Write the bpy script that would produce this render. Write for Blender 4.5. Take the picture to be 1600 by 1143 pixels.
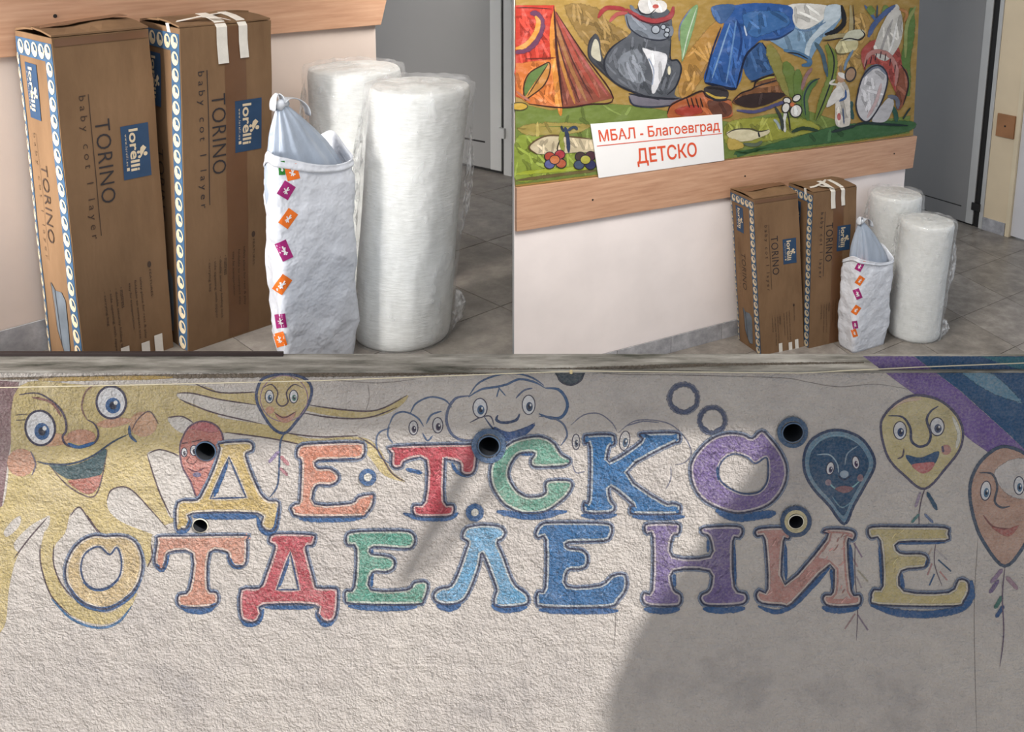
import bpy, bmesh, math, random
from mathutils import Matrix, Vector, noise
from mathutils.geometry import tessellate_polygon

# ------------------------------------------------------------------ scene, camera, world, sun, exposure
scene = bpy.context.scene
COL = scene.collection
for o in list(bpy.data.objects):
    bpy.data.objects.remove(o)
F, PX, PY = 1500.0, 800.0, 150.0            # focal length and principal point in pixels of 1600x1143
PITCH = math.radians(11.3324)
CAMZ = 2.1074
cam = bpy.data.cameras.new('camera')
cam.sensor_fit = 'HORIZONTAL'
cam.sensor_width = 36.0
cam.lens = 36.0 * F / 1600.0
cam.shift_y = -(571.5 - PY) / 1600.0
cam.clip_start = 0.05
camo = bpy.data.objects.new('camera', cam)
COL.objects.link(camo)
camo.location = (0, 0, CAMZ)
camo.rotation_euler = (math.pi / 2 - PITCH, 0, 0)
scene.camera = camo

world = bpy.data.worlds.new('sky')
scene.world = world
world.use_nodes = True
bg = world.node_tree.nodes['Background']
bg.inputs['Color'].default_value = (0.76, 0.86, 1.0, 1)
bg.inputs['Strength'].default_value = 0.74

SUND = Vector((-1.0, 0.85, -1.45)).normalized()
sun = bpy.data.lights.new('sun', 'SUN')
sun.energy = 6.2
sun.angle = math.radians(0.6)
sun.color = (1.0, 0.955, 0.91)
suno = bpy.data.objects.new('sun', sun)
COL.objects.link(suno)
suno.rotation_euler = SUND.to_track_quat('-Z', 'Y').to_euler()
suno.location = (6, -6, 9)

def area(name, loc, target, size, power, color=(1.0, 0.965, 0.925), spread=180):
    l = bpy.data.lights.new(name, 'AREA')
    l.shape = 'RECTANGLE'; l.size = size[0]; l.size_y = size[1]
    l.energy = power; l.color = color; l.spread = math.radians(spread)
    o = bpy.data.objects.new(name, l)
    COL.objects.link(o)
    o.location = loc
    o.rotation_euler = (Vector(target) - Vector(loc)).to_track_quat('-Z', 'Y').to_euler()
    return o
area('left_room_daylight_fill', (-2.6, 0.50, 2.15), (-1.15, 2.05, 1.58), (0.8, 0.7), 8, spread=34)  # added area lamp standing in for window light from the left
area('left_room_front_fill', (-0.35, 1.2, 2.75), (-0.5, 2.35, 1.35), (0.8, 0.5), 3.6, spread=90)  # added fill lamp brightening the bag and rolls from the front, no fixture
area('right_room_daylight_fill', (0.42, 2.75, 2.5), (1.3, 4.3, 0.5), (0.7, 0.9), 57)  # added lamp inside the room, stands in for daylight from front left

scene.view_settings.view_transform = 'Standard'
scene.view_settings.look = 'None'
scene.view_settings.gamma = 1.0
scene.view_settings.use_curve_mapping = False
scene.view_settings.exposure = 0.0
try:
    scene.cycles.transparent_max_bounces = 48
except Exception:
    pass

# ------------------------------------------------------------------ geometry of the place
CT, ST = math.cos(PITCH), math.sin(PITCH)
def world_ray(px, py):
    x, y, z = (px - PX) / F, (py - PY) / F, 1.0
    # camera y is down; forward is +Y pitched down
    return Vector((x, z * CT - y * ST, -(y * CT) - z * ST))
class Place:
    """a room corner: wall plane y=0, floor z=0, x along the wall"""
    def __init__(s, yaw, C, q):
        s.C = Vector(C); s.q = q
        c, sn = math.cos(yaw), math.sin(yaw)
        s.R = Matrix(((c, sn, 0), (-sn, c, 0), (0, 0, 1)))     # local -> world
        s.M = Matrix.Translation(Vector((0, 0, CAMZ)) - s.R @ s.C) @ s.R.to_4x4()
        s.Ri = s.R.transposed()
    def ray(s, px, py): return s.Ri @ world_ray(px, py)
    def fl(s, px, py, z=0.0):
        d = s.ray(px, py); return s.C + d * ((z - s.C.z) / d.z)
    def wl(s, px, py, y=0.0):
        d = s.ray(px, py); return s.C + d * ((y - s.C.y) / d.y)
    def on(s, px, py, O, n):
        d = s.ray(px, py); return s.C + d * ((O - s.C).dot(n) / d.dot(n))
    def clipX(s, P): return (s.R @ (Vector((P[0], P[1], 0)) - s.C)).x
    def clipY(s, P): return (s.R @ (Vector((P[0], P[1], 0)) - s.C)).y
S1 = Place(-0.7473041732873491, (-1.9103, -2.3588, 1.0588),
    dict(xe=-0.2789, hs=0.0782, A=(-1.2529, -0.2222, 0.2154, 0.1938, 0.0812, 0.7805, -0.0053, -0.0069),
         B=(-1.0243, -0.2562, 0.2283, 0.2096, 0.023, 0.7852, 0.0167, -0.0395)))
S2 = Place(-0.4903799560805394, (-4.4189, -3.4135, 2.1074),
    dict(xe=-0.1902, hs=0.0828, A=(-1.3769, -0.2355, 0.2493, 0.1809, -0.0989, 0.7788, -0.083, 0.0167),
         B=(-1.1217, -0.2864, 0.2624, 0.1728, -0.0746, 0.7806, -0.0226, 0.0125)))
WY = 1.735                                 # front face of the painted garden wall
WBACK = 1.80
def wallpt(px, py):
    d = world_ray(px, py); t = WY / d.y
    return Vector((d.x * t, 0.0, CAMZ + d.z * t))

# ------------------------------------------------------------------ materials
def lin(c):
    return tuple(((v / 255) / 12.92 if v / 255 <= 0.04045 else ((v / 255 + 0.055) / 1.055) ** 2.4) for v in c)
MATS = {}
def new_mat(key):
    m = bpy.data.materials.new(key); m.use_nodes = True
    nt = m.node_tree
    return m, nt, nt.nodes['Principled BSDF'], nt.nodes['Material Output']
def N(nt, t, **kw):
    n = nt.nodes.new(t)
    for k, v in kw.items():
        if k in n.inputs: n.inputs[k].default_value = v
        else: setattr(n, k, v)
    return n
def noise_tex(nt, scale, detail=4, rough=0.55, vec=None, coord='Object', stretch=None):
    tc = N(nt, 'ShaderNodeTexCoord'); n = N(nt, 'ShaderNodeTexNoise')
    n.inputs['Scale'].default_value = scale; n.inputs['Detail'].default_value = detail; n.inputs['Roughness'].default_value = rough
    if stretch:
        mp = N(nt, 'ShaderNodeMapping'); mp.inputs['Scale'].default_value = stretch
        nt.links.new(tc.outputs[coord], mp.inputs[0]); nt.links.new(mp.outputs[0], n.inputs['Vector'])
    else:
        nt.links.new(tc.outputs[coord], n.inputs['Vector'])
    return n
def ramp(nt, src, stops):
    r = N(nt, 'ShaderNodeValToRGB'); el = r.color_ramp.elements
    while len(el) > len(stops): el.remove(el[-1])
    while len(el) < len(stops): el.new(0.5)
    for e, (p, c) in zip(el, stops):
        e.position = p; e.color = (*c, 1) if len(c) == 3 else c
    nt.links.new(src, r.inputs[0]); return r
def shade(rgb, k): return tuple(min(1, v * k) for v in rgb)
def mat_var(key, rgb, rough=0.7, scale=8, var=0.12, bump=0.0, bscale=60, stretch=None, spec=0.3, detail=4, metallic=0.0, bdist=0.002):
    if key in MATS: return MATS[key]
    m, nt, b, out = new_mat(key)
    L = lin(rgb); n = noise_tex(nt, scale, detail, stretch=stretch)
    r = ramp(nt, n.outputs['Fac'], [(0.3, shade(L, 1 - var)), (0.7, shade(L, 1 + var))])
    nt.links.new(r.outputs[0], b.inputs['Base Color'])
    b.inputs['Roughness'].default_value = rough; b.inputs['Specular IOR Level'].default_value = spec; b.inputs['Metallic'].default_value = metallic
    if bump:
        n2 = noise_tex(nt, bscale, 3); bp = N(nt, 'ShaderNodeBump'); bp.inputs['Strength'].default_value = bump; bp.inputs['Distance'].default_value = bdist
        nt.links.new(n2.outputs['Fac'], bp.inputs['Height']); nt.links.new(bp.outputs[0], b.inputs['Normal'])
    MATS[key] = m; return m
def roughcast(nt, b, strength=1.0):
    n = noise_tex(nt, 150, 4, 0.62); n2 = noise_tex(nt, 30, 3, 0.5)
    ad = N(nt, 'ShaderNodeMath', operation='MULTIPLY_ADD'); ad.inputs[1].default_value = 1.5
    nt.links.new(n2.outputs['Fac'], ad.inputs[0]); nt.links.new(n.outputs['Fac'], ad.inputs[2])
    bp = N(nt, 'ShaderNodeBump'); bp.inputs['Strength'].default_value = strength; bp.inputs['Distance'].default_value = 0.022
    nt.links.new(ad.outputs[0], bp.inputs['Height']); nt.links.new(bp.outputs[0], b.inputs['Normal'])
def paint(rgb, style='wall', dry=0.45):
    """hand paint: crayon-dry edges (attribute e runs 0 at the rim to 1 inside)"""
    key = 'paint_%s_%d_%d_%d_%d' % (style, *rgb, int(dry * 100))
    if key in MATS: return MATS[key]
    m, nt, b, out = new_mat(key)
    wall = style == 'wall'; gy = sum(rgb) / 3; sat = 0.82 if wall else 0.86
    L = lin(tuple(gy + (c - gy) * sat for c in rgb)) if wall else shade(lin(tuple(gy + (c - gy) * sat for c in rgb)), 0.78)
    n = noise_tex(nt, 26 if wall else 14, 5, 0.65, stretch=(1, 1, 1) if wall else (1, 1, 2.2))
    r = ramp(nt, n.outputs['Fac'], [(0.28, shade(L, 0.78)), (0.5, L), (0.75, tuple(v * 0.8 + 0.2 * max(L) for v in shade(L, 1.25)))])
    if wall:
        nc = noise_tex(nt, 190, 3, 0.7); nl = noise_tex(nt, 9, 3, 0.6)
        ms = N(nt, 'ShaderNodeMath', operation='MULTIPLY_ADD'); ms.inputs[1].default_value = 0.45
        nt.links.new(nl.outputs['Fac'], ms.inputs[0]); nt.links.new(nc.outputs['Fac'], ms.inputs[2])
        rc = ramp(nt, ms.outputs[0], [(0.62, (0.04,) * 3), (0.95, ((0.40 if gy > 120 else 0.2),) * 3)])
        mxx = N(nt, 'ShaderNodeMixRGB'); nt.links.new(rc.outputs[0], mxx.inputs[0]); nt.links.new(r.outputs[0], mxx.inputs[1]); mxx.inputs[2].default_value = (*lin((214, 205, 197)), 1)
        nt.links.new(mxx.outputs[0], b.inputs['Base Color'])
    else: nt.links.new(r.outputs[0], b.inputs['Base Color'])
    b.inputs['Roughness'].default_value = 0.85 if wall else 0.6
    b.inputs['Specular IOR Level'].default_value = 0.15 if wall else 0.2
    if wall: roughcast(nt, b)
    at = N(nt, 'ShaderNodeAttribute', attribute_name='e')
    n2 = noise_tex(nt, 150 if wall else 60, 3, 0.6)
    mm = N(nt, 'ShaderNodeMath', operation='MULTIPLY_ADD'); mm.inputs[1].default_value = 1.4
    nt.links.new(at.outputs['Fac'], mm.inputs[0]); nt.links.new(n2.outputs['Fac'], mm.inputs[2])
    rr = N(nt, 'ShaderNodeMapRange'); rr.inputs['From Min'].default_value = dry + 0.12; rr.inputs['From Max'].default_value = dry + 0.5
    nt.links.new(mm.outputs[0], rr.inputs['Value']); nt.links.new(rr.outputs[0], b.inputs['Alpha'])
    MATS[key] = m; return m
def flat(rgb, rough=0.6, spec=0.3):
    return mat_var('flat_%d_%d_%d_%d' % (*rgb, int(rough * 10)), rgb, rough, 20, 0.05, spec=spec)

def mat_plaster():
    m, nt, b, out = new_mat('roughcast_wall')
    n = noise_tex(nt, 3.2, 6, 0.65); n3 = noise_tex(nt, 30, 4)
    r = ramp(nt, n.outputs['Fac'], [(0.27, lin((182, 176, 174))), (0.44, lin((212, 204, 198))), (0.7, lin((224, 216, 208)))])
    mx = N(nt, 'ShaderNodeMixRGB', blend_type='MULTIPLY'); mx.inputs[0].default_value = 0.35
    r3 = ramp(nt, n3.outputs['Fac'], [(0.3, (0.75, 0.75, 0.75)), (0.65, (1, 1, 1))])
    nt.links.new(r.outputs[0], mx.inputs[1]); nt.links.new(r3.outputs[0], mx.inputs[2])
    nt.links.new(mx.outputs[0], b.inputs['Base Color']); b.inputs['Roughness'].default_value = 0.92; b.inputs['Specular IOR Level'].default_value = 0.12
    roughcast(nt, b); MATS['plaster'] = m; return m
def mat_tile(key, a, c, sc=9):
    if key in MATS: return MATS[key]
    m, nt, b, out = new_mat(key)
    n = noise_tex(nt, sc, 9, 0.72, coord='Object')
    r = ramp(nt, n.outputs['Fac'], [(0.33, lin(a)), (0.5, lin(tuple((x + y) // 2 for x, y in zip(a, c)))), (0.66, lin(c))])
    nt.links.new(r.outputs[0], b.inputs['Base Color']); b.inputs['Roughness'].default_value = 0.32; b.inputs['Specular IOR Level'].default_value = 0.4
    MATS[key] = m; return m
def mat_wood():
    m, nt, b, out = new_mat('beech_laminate')
    n = noise_tex(nt, 5, 6, 0.6, stretch=(1, 1, 16)); n2 = noise_tex(nt, 1.5, 2, stretch=(1, 1, 5))
    r = ramp(nt, n.outputs['Fac'], [(0.3, lin((178, 133, 104))), (0.5, lin((194, 150, 120))), (0.72, lin((206, 164, 134)))])
    nt.links.new(r.outputs[0], b.inputs['Base Color']); b.inputs['Roughness'].default_value = 0.4
    MATS['wood'] = m; return m
def mat_cardboard():
    m, nt, b, out = new_mat('corrugated_cardboard')
    n = noise_tex(nt, 6, 6, 0.65, stretch=(1, 1, 0.35)); w = noise_tex(nt, 3, 3)
    r = ramp(nt, n.outputs['Fac'], [(0.3, lin((110, 84, 60))), (0.5, lin((126, 98, 71))), (0.72, lin((138, 108, 80)))])
    nt.links.new(r.outputs[0], b.inputs['Base Color']); b.inputs['Roughness'].default_value = 0.75; b.inputs['Specular IOR Level'].default_value = 0.25
    n2 = noise_tex(nt, 14, 4, stretch=(1, 1, 0.3)); bp = N(nt, 'ShaderNodeBump'); bp.inputs['Strength'].default_value = 0.5; bp.inputs['Distance'].default_value = 0.006
    nt.links.new(n2.outputs['Fac'], bp.inputs['Height']); nt.links.new(bp.outputs[0], b.inputs['Normal'])
    MATS['card'] = m; return m
def mat_film(key, alpha=0.22, bs=30, rgb=(0.95, 0.96, 0.97)):
    m, nt, b, out = new_mat(key)
    b.inputs['Base Color'].default_value = (*rgb, 1); b.inputs['Roughness'].default_value = 0.09; b.inputs['Specular IOR Level'].default_value = 1.0
    n = noise_tex(nt, bs, 2, 0.5, stretch=(1, 1, 0.6)); bp = N(nt, 'ShaderNodeBump'); bp.inputs['Strength'].default_value = 0.9; bp.inputs['Distance'].default_value = 0.02
    nt.links.new(n.outputs['Fac'], bp.inputs['Height']); nt.links.new(bp.outputs[0], b.inputs['Normal'])
    r = ramp(nt, n.outputs['Fac'], [(0.35, (alpha * 0.4,) * 3), (0.7, (min(1, alpha * 2),) * 3)])
    nt.links.new(r.outputs[0], b.inputs['Alpha']); MATS[key] = m; return m

# ------------------------------------------------------------------ object helpers
def obj(name, me, mat=None, parent=None, M=None, smooth=False):
    if mat is not None and not me.materials: me.materials.append(mat)
    if smooth:
        for p in me.polygons: p.use_smooth = True
    o = bpy.data.objects.new(name, me); COL.objects.link(o)
    if parent is not None: o.parent = parent
    if M is not None: o.matrix_world = M
    return o
def mesh(name, v, f):
    me = bpy.data.meshes.new(name); me.from_pydata([tuple(p) for p in v], [], f); me.update(); return me
def tag(o, label=None, cat=None, group=None, kind=None):
    if label: o['label'] = label
    if cat: o['category'] = cat
    if group: o['group'] = group
    if kind: o['kind'] = kind
    return o
def empty(name, M, label, cat, group=None):
    o = bpy.data.objects.new(name, None); COL.objects.link(o); o.empty_display_size = 0.1
    o.matrix_world = M; return tag(o, label, cat, group)
class MB:
    def __init__(s): s.v = []; s.f = []
    def add(s, v, f):
        k = len(s.v); s.v += [tuple(p) for p in v]; s.f += [tuple(i + k for i in q) for q in f]
    def hexa(s, c):      # c: 8 corners, index = ix + 2*iy + 4*iz
        s.add(c, [(0, 2, 3, 1), (4, 5, 7, 6), (0, 1, 5, 4), (2, 6, 7, 3), (0, 4, 6, 2), (1, 3, 7, 5)])
    def box(s, a, b):
        s.hexa([(x, y, z) for z in (a[2], b[2]) for y in (a[1], b[1]) for x in (a[0], b[0])])
    def prism(s, poly, off):     # poly: list of Vector, off: extrusion vector
        n = len(poly); off = Vector(off); P = [Vector(p) for p in poly]
        s.add(P + [p + off for p in P], [tuple(range(n))[::-1], tuple(range(n, 2 * n))] + [(i, (i + 1) % n, n + (i + 1) % n, n + i) for i in range(n)])
    def tube(s, pts, r, n=8, closed=False, taper=None):
        pts = [Vector(p) for p in pts]; rings = []; m = len(pts); up = None
        for i, p in enumerate(pts):
            a = pts[(i - 1) % m] if closed or i > 0 else p; b = pts[(i + 1) % m] if closed or i < m - 1 else p
            t = (b - a).normalized()
            if up is None: up = t.orthogonal().normalized()
            up = (up - t * up.dot(t)).normalized(); sd = t.cross(up)
            rr = r * (taper(i / (m - 1)) if taper else 1)
            rings.append([p + (up * math.cos(k * 2 * math.pi / n) + sd * math.sin(k * 2 * math.pi / n)) * rr for k in range(n)])
        v = [q for g in rings for q in g]; f = []
        for i in range(m if closed else m - 1):
            j = (i + 1) % m
            for k in range(n): f.append((i * n + k, i * n + (k + 1) % n, j * n + (k + 1) % n, j * n + k))
        if not closed: f += [tuple(range(n))[::-1], tuple(range((m - 1) * n, m * n))]
        s.add(v, f)
    def build(s, name, mat, parent=None, M=None, smooth=False, bevel=0.0, weld=0.0):
        me = mesh(name, s.v, s.f)
        bm = bmesh.new(); bm.from_mesh(me)
        if weld: bmesh.ops.remove_doubles(bm, verts=bm.verts, dist=weld)
        bmesh.ops.recalc_face_normals(bm, faces=bm.faces)
        if bevel: bmesh.ops.bevel(bm, geom=list(bm.edges), offset=bevel, segments=2, affect='EDGES', profile=0.6)
        bm.to_mesh(me); bm.free()
        return obj(name, me, mat, parent, M, smooth)
def clip(poly, fn):
    out = []
    for i in range(len(poly)):
        a, b = poly[i], poly[(i + 1) % len(poly)]; fa, fb = fn(a), fn(b)
        if fa >= 0: out.append(a)
        if (fa >= 0) != (fb >= 0):
            t = fa / (fa - fb); out.append((a[0] + (b[0] - a[0]) * t, a[1] + (b[1] - a[1]) * t))
    return out
def cr(pts, closed=True, n=5):      # Catmull-Rom
    m = len(pts); out = []
    for i in range(m if closed else m - 1):
        if closed: p0, p1, p2, p3 = (pts[(i + k - 1) % m] for k in range(4))
        else: p0, p1, p2, p3 = (pts[min(max(i + k - 1, 0), m - 1)] for k in range(4))
        for k in range(n):
            t = k / n
            out.append(tuple(0.5 * (2 * b + (c - a) * t + (2 * a - 5 * b + 4 * c - d) * t * t + (-a + 3 * b - 3 * c + d) * t ** 3) for a, b, c, d in zip(p0, p1, p2, p3)))
    if not closed: out.append(tuple(pts[-1]))
    return out
def oval(cx, cy, rx, ry, n=22, rot=0.0):
    c, s = math.cos(rot), math.sin(rot)
    return [(cx + rx * math.cos(a) * c - ry * math.sin(a) * s, cy + rx * math.cos(a) * s + ry * math.sin(a) * c) for a in (k * 2 * math.pi / n for k in range(n))]

# ------------------------------------------------------------------ painting on a surface
class Board:
    def __init__(s, owner, to3, normal, style, step=0.000015, holes=()):
        s.owner, s.to3, s.n, s.style, s.k, s.step, s.holes = owner, to3, Vector(normal), style, 1, step, holes
BASE = dict(painted_side_band=1, painted_rainbow=1, moss_stain=1, wall_crack=6, painted_sun=3, painted_gap=4, painted_sun_face=34, painted_cloud=4, painted_balloon=34, painted_streamer=16, painted_letter=66, painted_ring=190)
class Group:
    def __init__(s, board, name, label=None, base=None):
        s.b = board
        if board.style == 'wall': board.k = base if base is not None else BASE.get(name, 24)
        s.name = name; s.items = []; s.label = label; s.last = None
    def _slot(s, rgb, dry, name):
        if s.last is None or s.last['key'] != (rgb, dry, name):
            s.last = dict(key=(rgb, dry, name), v=[], f=[], e=[]); s.items.append(s.last)
        s.b.k += 1
        return s.last
    def _put(s, sl, pts, faces, e):
        k = len(sl['v']); off = s.b.n * (s.b.k * s.b.step)
        sl['v'] += [s.b.to3(*p) + off + s.b.n * (RND.uniform(0, .55) * s.b.step) for p in pts]; sl['f'] += [tuple(i + k for i in f) for f in faces]; sl['e'] += e
    def fill(s, pts, rgb, name='paint_fill', dry=0.3, inset=3.0, smooth=True, holes=()):
        loops = [cr(pts) if smooth else list(pts)] + [cr(h) if smooth else list(h) for h in holes]
        sl = s._slot(rgb, dry, name)
        V, Fc, E, inner = [], [], [], []
        for li, lp in enumerate(loops):
            area2 = sum(a[0] * b[1] - b[0] * a[1] for a, b in zip(lp, lp[1:] + lp[:1]))
            if (area2 > 0) != (li == 0): lp = lp[::-1]
            m = len(lp); ins = []
            for i in range(m):
                a, p, c = lp[i - 1], lp[i], lp[(i + 1) % m]
                d1 = Vector((p[0] - a[0], p[1] - a[1])); d2 = Vector((c[0] - p[0], c[1] - p[1]))
                n1 = Vector((-d1.y, d1.x)); n2 = Vector((-d2.y, d2.x))
                if n1.length < 1e-6: n1 = n2
                if n2.length < 1e-6: n2 = n1
                nn = n1.normalized() + n2.normalized()
                nn = nn.normalized() if nn.length > 1e-6 else n1.normalized()
                ins.append((p[0] + nn.x * inset, p[1] + nn.y * inset))
            k = len(V); V += lp + ins; E += [0.0] * m + [1.0] * m
            Fc += [(k + i, k + (i + 1) % m, k + m + (i + 1) % m, k + m + i) for i in range(m)]
            inner.append((k + m, ins))
        tri = tessellate_polygon([[Vector((p[0], p[1], 0)) for p in ins] for _, ins in inner])
        idx = [b0 + i for b0, ins in inner for i in range(len(ins))]
        Fc += [tuple(idx[i] for i in t) for t in tri]
        s._put(sl, V, Fc, E)
        if s.b.style == 'board' or name == 'letter_fill':
            crayon = s.b.style != 'board'
            lp = loops[0]; xs_ = [p[0] for p in lp]; ys_ = [p[1] for p in lp]
            A_ = abs(sum(a[0] * b[1] - b[0] * a[1] for a, b in zip(lp, lp[1:] + lp[:1]))) / 2
            def inside(x, y):      # even-odd over outline and holes
                r = False
                for l_ in loops:
                    for i in range(len(l_)):
                        (xa, ya), (xb, yb) = l_[i - 1], l_[i]
                        if (ya > y) != (yb > y) and x < (xb - xa) * (y - ya) / (yb - ya) + xa: r = not r
                return r
            if A_ > 250:
                for tint in ((0.9, 1.1) if crayon else (0.84, 1.08)):
                    c2 = tuple(int(max(0, min(255, c * tint + (14 if tint > 1 else 0)))) for c in rgb)
                    for _ in range(min(45, int(A_ / (70 if crayon else 150)))):
                        x, y = RND.uniform(min(xs_), max(xs_)), RND.uniform(min(ys_), max(ys_)); a = RND.gauss(-.75, .2) if crayon else RND.gauss(1.25, .45); L_ = RND.uniform(3.5, 7) if crayon else RND.uniform(7, 17)
                        dx, dy = math.cos(a) * L_, math.sin(a) * L_
                        if all(inside(x + dx * t, y + dy * t) for t in (-1, 0, 1)):
                            s.stroke([(x - dx, y - dy), (x + dx * .1, y + dy * .1 + RND.uniform(-2, 2)), (x + dx, y + dy)], RND.uniform(2.5, 5) if crayon else RND.uniform(5, 10), c2, dry=.8 if crayon else .7, name='brush_stroke')
        return s
    def stroke(s, pts, w, rgb, closed=False, dry=0.4, name='paint_line', smooth=True, taper=True):
        P = cr(pts, closed, 5) if smooth else list(pts)
        sl = s._slot(rgb, dry, name); m = len(P); V, E, Fc = [], [], []
        for i, p in enumerate(P):
            a = P[i - 1] if (closed or i > 0) else p; c = P[(i + 1) % m] if (closed or i < m - 1) else p
            t = Vector((c[0] - a[0], c[1] - a[1]))
            t = t.normalized() if t.length > 1e-6 else Vector((1, 0))
            hw = w * 0.5
            if taper and not closed:
                u = i / (m - 1); hw *= 0.35 + 0.65 * min(1, 5 * u, 5 * (1 - u))
            V += [(p[0] - t.y * hw, p[1] + t.x * hw), p, (p[0] + t.y * hw, p[1] - t.x * hw)]; E += [0.0, 1.0, 0.0]
        for i in range(m if closed else m - 1):
            j = (i + 1) % m
            Fc += [(3 * i, 3 * j, 3 * j + 1, 3 * i + 1), (3 * i + 1, 3 * j + 1, 3 * j + 2, 3 * i + 2)]
        s._put(sl, V, Fc, E); return s
    def ring(s, cx, cy, rx, ry, w, rgb, dry=0.4, rot=0, name='paint_line'): return s.stroke(oval(cx, cy, rx, ry, 16, rot), w, rgb, True, dry, name)
    def dot(s, cx, cy, rx, ry, rgb, rot=0, dry=0.2, inset=1.2, name='paint_fill'): return s.fill(oval(cx, cy, rx, ry, 14, rot), rgb, name, dry, inset, smooth=False)
    def eye(s, cx, cy, rx, ry, iris=(40, 90, 160), rim=(60, 60, 90), rot=0, white=(228, 228, 232)):
        s.dot(cx, cy, rx, ry, white, rot); s.ring(cx, cy, rx, ry, max(1.6, rx * .16), rim, 0.3, rot)
        s.dot(cx + rx * .12, cy + ry * .2, rx * .52, ry * .5, iris, rot); s.dot(cx + rx * .12, cy + ry * .2, rx * .25, ry * .25, (30, 40, 70), rot)
        s.dot(cx + rx * .3, cy + ry * .02, rx * .14, ry * .14, (240, 240, 240), rot, inset=.4); return s
    def done(s):
        first = None
        for it in s.items:
            me = mesh(s.name, it['v'], it['f'])
            if s.b.holes: cut_holes(me, it['e'], s.b.holes)
            else:
                at = me.attributes.new('e', 'FLOAT', 'POINT'); at.data.foreach_set('value', it['e'])
            rgb, dry, nm = it['key']
            o = obj(s.name if first is None else nm, me, paint(rgb, s.b.style, dry), s.b.owner if first is None else first)
            if first is None: first = o
            if nm == 'brush_stroke' and o is not first: o['kind'] = 'stuff'
        if s.label and first is not None: first['label'] = s.label
        return first
def cut_holes(me, e, holes):
    """take the pipe mouths out of a painted layer"""
    bm = bmesh.new(); bm.from_mesh(me); lay = bm.verts.layers.float.new('e')
    bm.verts.ensure_lookup_table()
    for v, x in zip(bm.verts, e): v[lay] = x
    for c, r in holes:
        near = [f for f in bm.faces if any((Vector((v.co.x - c.x, 0, v.co.z - c.z))).length < r for v in f.verts) or
                (min(v.co.x for v in f.verts) < c.x + r and max(v.co.x for v in f.verts) > c.x - r and min(v.co.z for v in f.verts) < c.z + r and max(v.co.z for v in f.verts) > c.z - r)]
        if not near: continue
        for k in range(14):
            a = k * 2 * math.pi / 14; n = Vector((math.cos(a), 0, math.sin(a)))
            near = [f for f in near if f.is_valid]
            g = set(near)
            for f in near: g |= set(f.verts) | set(f.edges)
            res = bmesh.ops.bisect_plane(bm, geom=list(g), plane_co=c + n * r, plane_no=n)
            near = [x for x in res['geom'] if isinstance(x, bmesh.types.BMFace)]
        kill = [f for f in bm.faces if (lambda q: (q.x - c.x) ** 2 + (q.z - c.z) ** 2 < (r * .985) ** 2)(f.calc_center_median()) and all((v.co.x - c.x) ** 2 + (v.co.z - c.z) ** 2 < (r * 1.06) ** 2 for v in f.verts)]
        bmesh.ops.delete(bm, geom=kill, context='FACES')
    bm.to_mesh(me); bm.free()

# ------------------------------------------------------------------ lettering
FONTCACHE = {}
def text_geo(txt, bold=0.0, spacing=1.0):
    key = (txt, bold, spacing)
    if key not in FONTCACHE:
        cu = bpy.data.curves.new('lettering', 'FONT'); cu.body = txt; cu.offset = bold; cu.space_character = spacing; cu.resolution_u = 3
        o = bpy.data.objects.new('lettering', cu); COL.objects.link(o)
        me = bpy.data.meshes.new_from_object(o.evaluated_get(bpy.context.evaluated_depsgraph_get()))
        v = [p.co.copy() for p in me.vertices]; f = [tuple(p.vertices) for p in me.polygons]
        bpy.data.objects.remove(o); bpy.data.curves.remove(cu); bpy.data.meshes.remove(me)
        x0, x1 = min(p.x for p in v), max(p.x for p in v); y0, y1 = min(p.y for p in v), max(p.y for p in v)
        FONTCACHE[key] = ([((p.x - x0) / (x1 - x0), (p.y - y0) / (y1 - y0)) for p in v], f)
    return FONTCACHE[key]
def add_text(mb, txt, fn, bold=0.0, spacing=1.0):    # fn maps unit square (text x, text y) to 3D
    v, f = text_geo(txt, bold, spacing); mb.add([fn(a, b) for a, b in v], f)

RND = random.Random(11); random.seed(4); noise.seed_set(3)
PLASTER = mat_plaster(); WOOD = mat_wood(); CARD = mat_cardboard()

# ================================================================== SETTING
# painted garden wall in front
ZT = CAMZ - 0.4958 * WBACK
HOLES_PX = [(764, 695, 17.0), (322, 703, 16.0), (314, 819, 12.0), (1238, 674, 16.5), (1243, 813, 12.0)]
HOLES = []
for hx, hy, hr in HOLES_PX:
    c = wallpt(hx, hy); HOLES.append((c, (wallpt(hx + hr, hy) - c).length))
WX0, WX1 = -1.75, 1.75
def wall_mesh():
    ZB = 0.0
    outer = [Vector((WX0, 0, ZB)), Vector((WX1, 0, ZB)), Vector((WX1, 0, ZT)), Vector((WX0, 0, ZT))]
    loops = [outer] + [[c + Vector((math.cos(-k * 2 * math.pi / 28) * r, 0, math.sin(-k * 2 * math.pi / 28) * r)) for k in range(28)] for c, r in HOLES]
    flatv = [v for l in loops for v in l]
    tri = tessellate_polygon([[Vector((v.x, v.z, 0)) for v in l] for l in loops])
    mb = MB(); d = Vector((0, WBACK - WY, 0)); n = len(flatv)
    mb.add(flatv + [v + d for v in flatv], [t for t in tri] + [tuple(i + n for i in t) for t in tri])
    k = 0; fs = []
    for l in loops:
        for i in range(len(l)): fs.append((k + i, k + (i + 1) % len(l), n + k + (i + 1) % len(l), n + k + i))
        k += len(l)
    mb.f += fs
    return mb
wall = wall_mesh().build('wall_front', PLASTER, M=Matrix.Translation((0, WY, 0)))
tag(wall, 'grey roughcast garden wall painted with cartoon faces and big coloured Cyrillic letters', kind='structure')

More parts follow.
